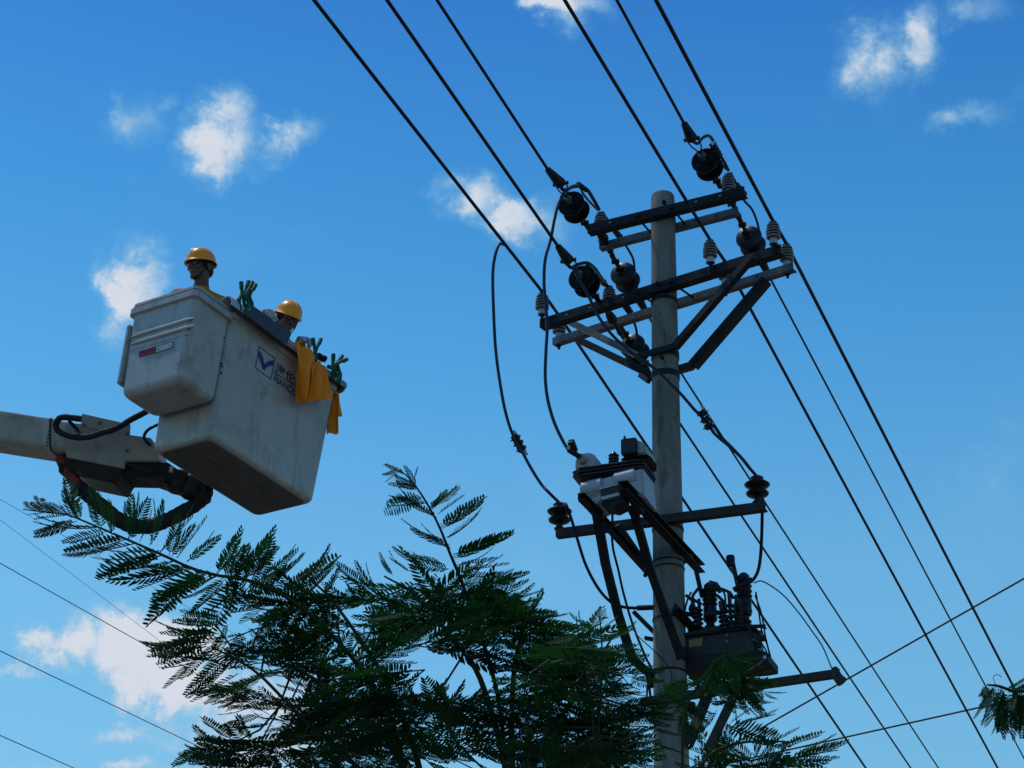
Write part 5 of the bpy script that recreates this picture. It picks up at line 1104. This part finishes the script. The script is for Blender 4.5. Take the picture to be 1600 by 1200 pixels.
# --- sapling in front of the tank
TD = Tree('light green sapling drooping in front of the dark tank and pole foot', pd(1070, 1430, 9.2) * np.array([1, 1, 0]), ('leaf', 'leaf_young'), 'sapling')
bd = TD.base
d1 = TD.stem([pd(x, y, 9.0) for x, y in ((1132, 1022), (1118, 1036), (1100, 1058), (1082, 1085), (1072, 1110), (1067, 1150), (1066, 1280))], .0025, .007)
d2 = TD.stem([pd(x, y, 9.2) for x, y in ((1240, 1160), (1200, 1158), (1150, 1162), (1110, 1180), (1080, 1220), (1066, 1280))], .003, .010)
d3 = TD.stem([pd(x, y, 9.4) for x, y in ((1310, 1172), (1260, 1180), (1200, 1192), (1120, 1210), (1080, 1240), (1066, 1280))], .002, .008)
TD.stem([d1[-1], np.array([bd[0], bd[1], 2.3]), np.array([bd[0], bd[1], -.1])], .014, .06, 'trunk')
fr_list(TD, [(1128, 1024, 1092, 1076), (1130, 1023, 1112, 1084), (1132, 1022, 1180, 1030), (1134, 1024, 1188, 1048), (1136, 1026, 1176, 1066), (1134, 1026, 1160, 1078), (1122, 1034, 1134, 1084), (1100, 1060, 1038, 1082), (1098, 1064, 1034, 1094), (1086, 1082, 1052, 1120), (1100, 1058, 1124, 1100), (1072, 1110, 1040, 1076), (1070, 1120, 1042, 1100), (1142, 1028, 1186, 1038), (1138, 1030, 1150, 1084), (1118, 1040, 1096, 1090), (1074, 1104, 1060, 1150), (1078, 1096, 1110, 1130)], 9.0, 'leaf_young')
fr_list(TD, [(1134, 1134, 1214, 1172), (1150, 1131, 1210, 1120), (1140, 1130, 1176, 1108), (1160, 1160, 1140, 1120), (1120, 1100, 1176, 1094), (1110, 1096, 1160, 1100), (1130, 1090, 1188, 1062), (1120, 1110, 1090, 1150), (1180, 1160, 1220, 1176), (1211, 1169, 1268, 1151), (1200, 1164, 1250, 1140), (1233, 1185, 1315, 1166), (1240, 1180, 1302, 1162), (1190, 1180, 1240, 1200), (1220, 1192, 1290, 1198), (1250, 1186, 1312, 1188), (1150, 1180, 1112, 1150), (1140, 1190, 1080, 1170), (1186, 1190, 1230, 1210), (1100, 1160, 1060, 1130), (1100, 1180, 1150, 1196), (1170, 1196, 1210, 1216)], 9.25, 'leaf')
fill(TD, [(1110, 1190), (1150, 1180), (1200, 1205), (1180, 1250), (1100, 1250)], 7, 9.1, 9.8, lambda x, y: rng.choice((rng.gauss(20, 35), rng.gauss(160, 35))), .26, .19, 'leaf', anchors=d1[20:] + d2[16:])
fill(TD, [(1100, 1045), (1165, 1045), (1170, 1085), (1110, 1100)], 5, 9.1, 9.4, lambda x, y: rng.gauss(-20, 30), .16, .17, None, anchors=d1[:20])
TD.finish(300)

# --- drooping bough entering at the right edge
TE = Tree('dark drooping bough tip entering at the right edge in front of the wires', pd(1900, 1500, 10) * np.array([1, 1, 0]), ('leaf',))
be = TE.base
e1_ = TE.stem([pd(x, y, 9.2) for x, y in ((1542, 1070), (1560, 1072), (1585, 1080), (1620, 1082), (1700, 1110), (1800, 1180), (1900, 1300))], .004, .016)
TE.stem([e1_[-1], np.array([be[0], be[1], 2.5]), np.array([be[0], be[1], -.1])], .03, .09, 'trunk')
e2_ = spline([pd(x, y, 9.15) for x, y in ((1560, 1074), (1554, 1066), (1552, 1058), (1558, 1054), (1565, 1058))], 5); TE.tw.tube(e2_, .0015, 5)
fr_list(TE, [(1546, 1072, 1535, 1124), (1550, 1074, 1548, 1132), (1556, 1074, 1540, 1110), (1560, 1076, 1560, 1150), (1566, 1078, 1572, 1146), (1570, 1080, 1556, 1130), (1576, 1080, 1590, 1136), (1580, 1080, 1604, 1118), (1574, 1076, 1606, 1066), (1580, 1078, 1612, 1076), (1590, 1082, 1586, 1140), (1542, 1071, 1534, 1096), (1586, 1082, 1578, 1120), (1564, 1078, 1548, 1140), (1552, 1074, 1536, 1108), (1568, 1079, 1562, 1148), (1584, 1080, 1576, 1148), (1592, 1082, 1610, 1130), (1588, 1078, 1616, 1070), (1600, 1084, 1596, 1152), (1572, 1078, 1602, 1096), (1600, 1084, 1584, 1130)], 9.2)
fill(TE, [(1680, 1100), (1800, 1120), (1900, 1260), (1700, 1150)], 10, 9.0, 9.8, None, .3, .2, None, anchors=e1_[16:])
TE.finish(300)
print('FRONDS', len(TA.fr), len(TB.fr), len(TC.fr), len(TD.fr), len(TE.fr))
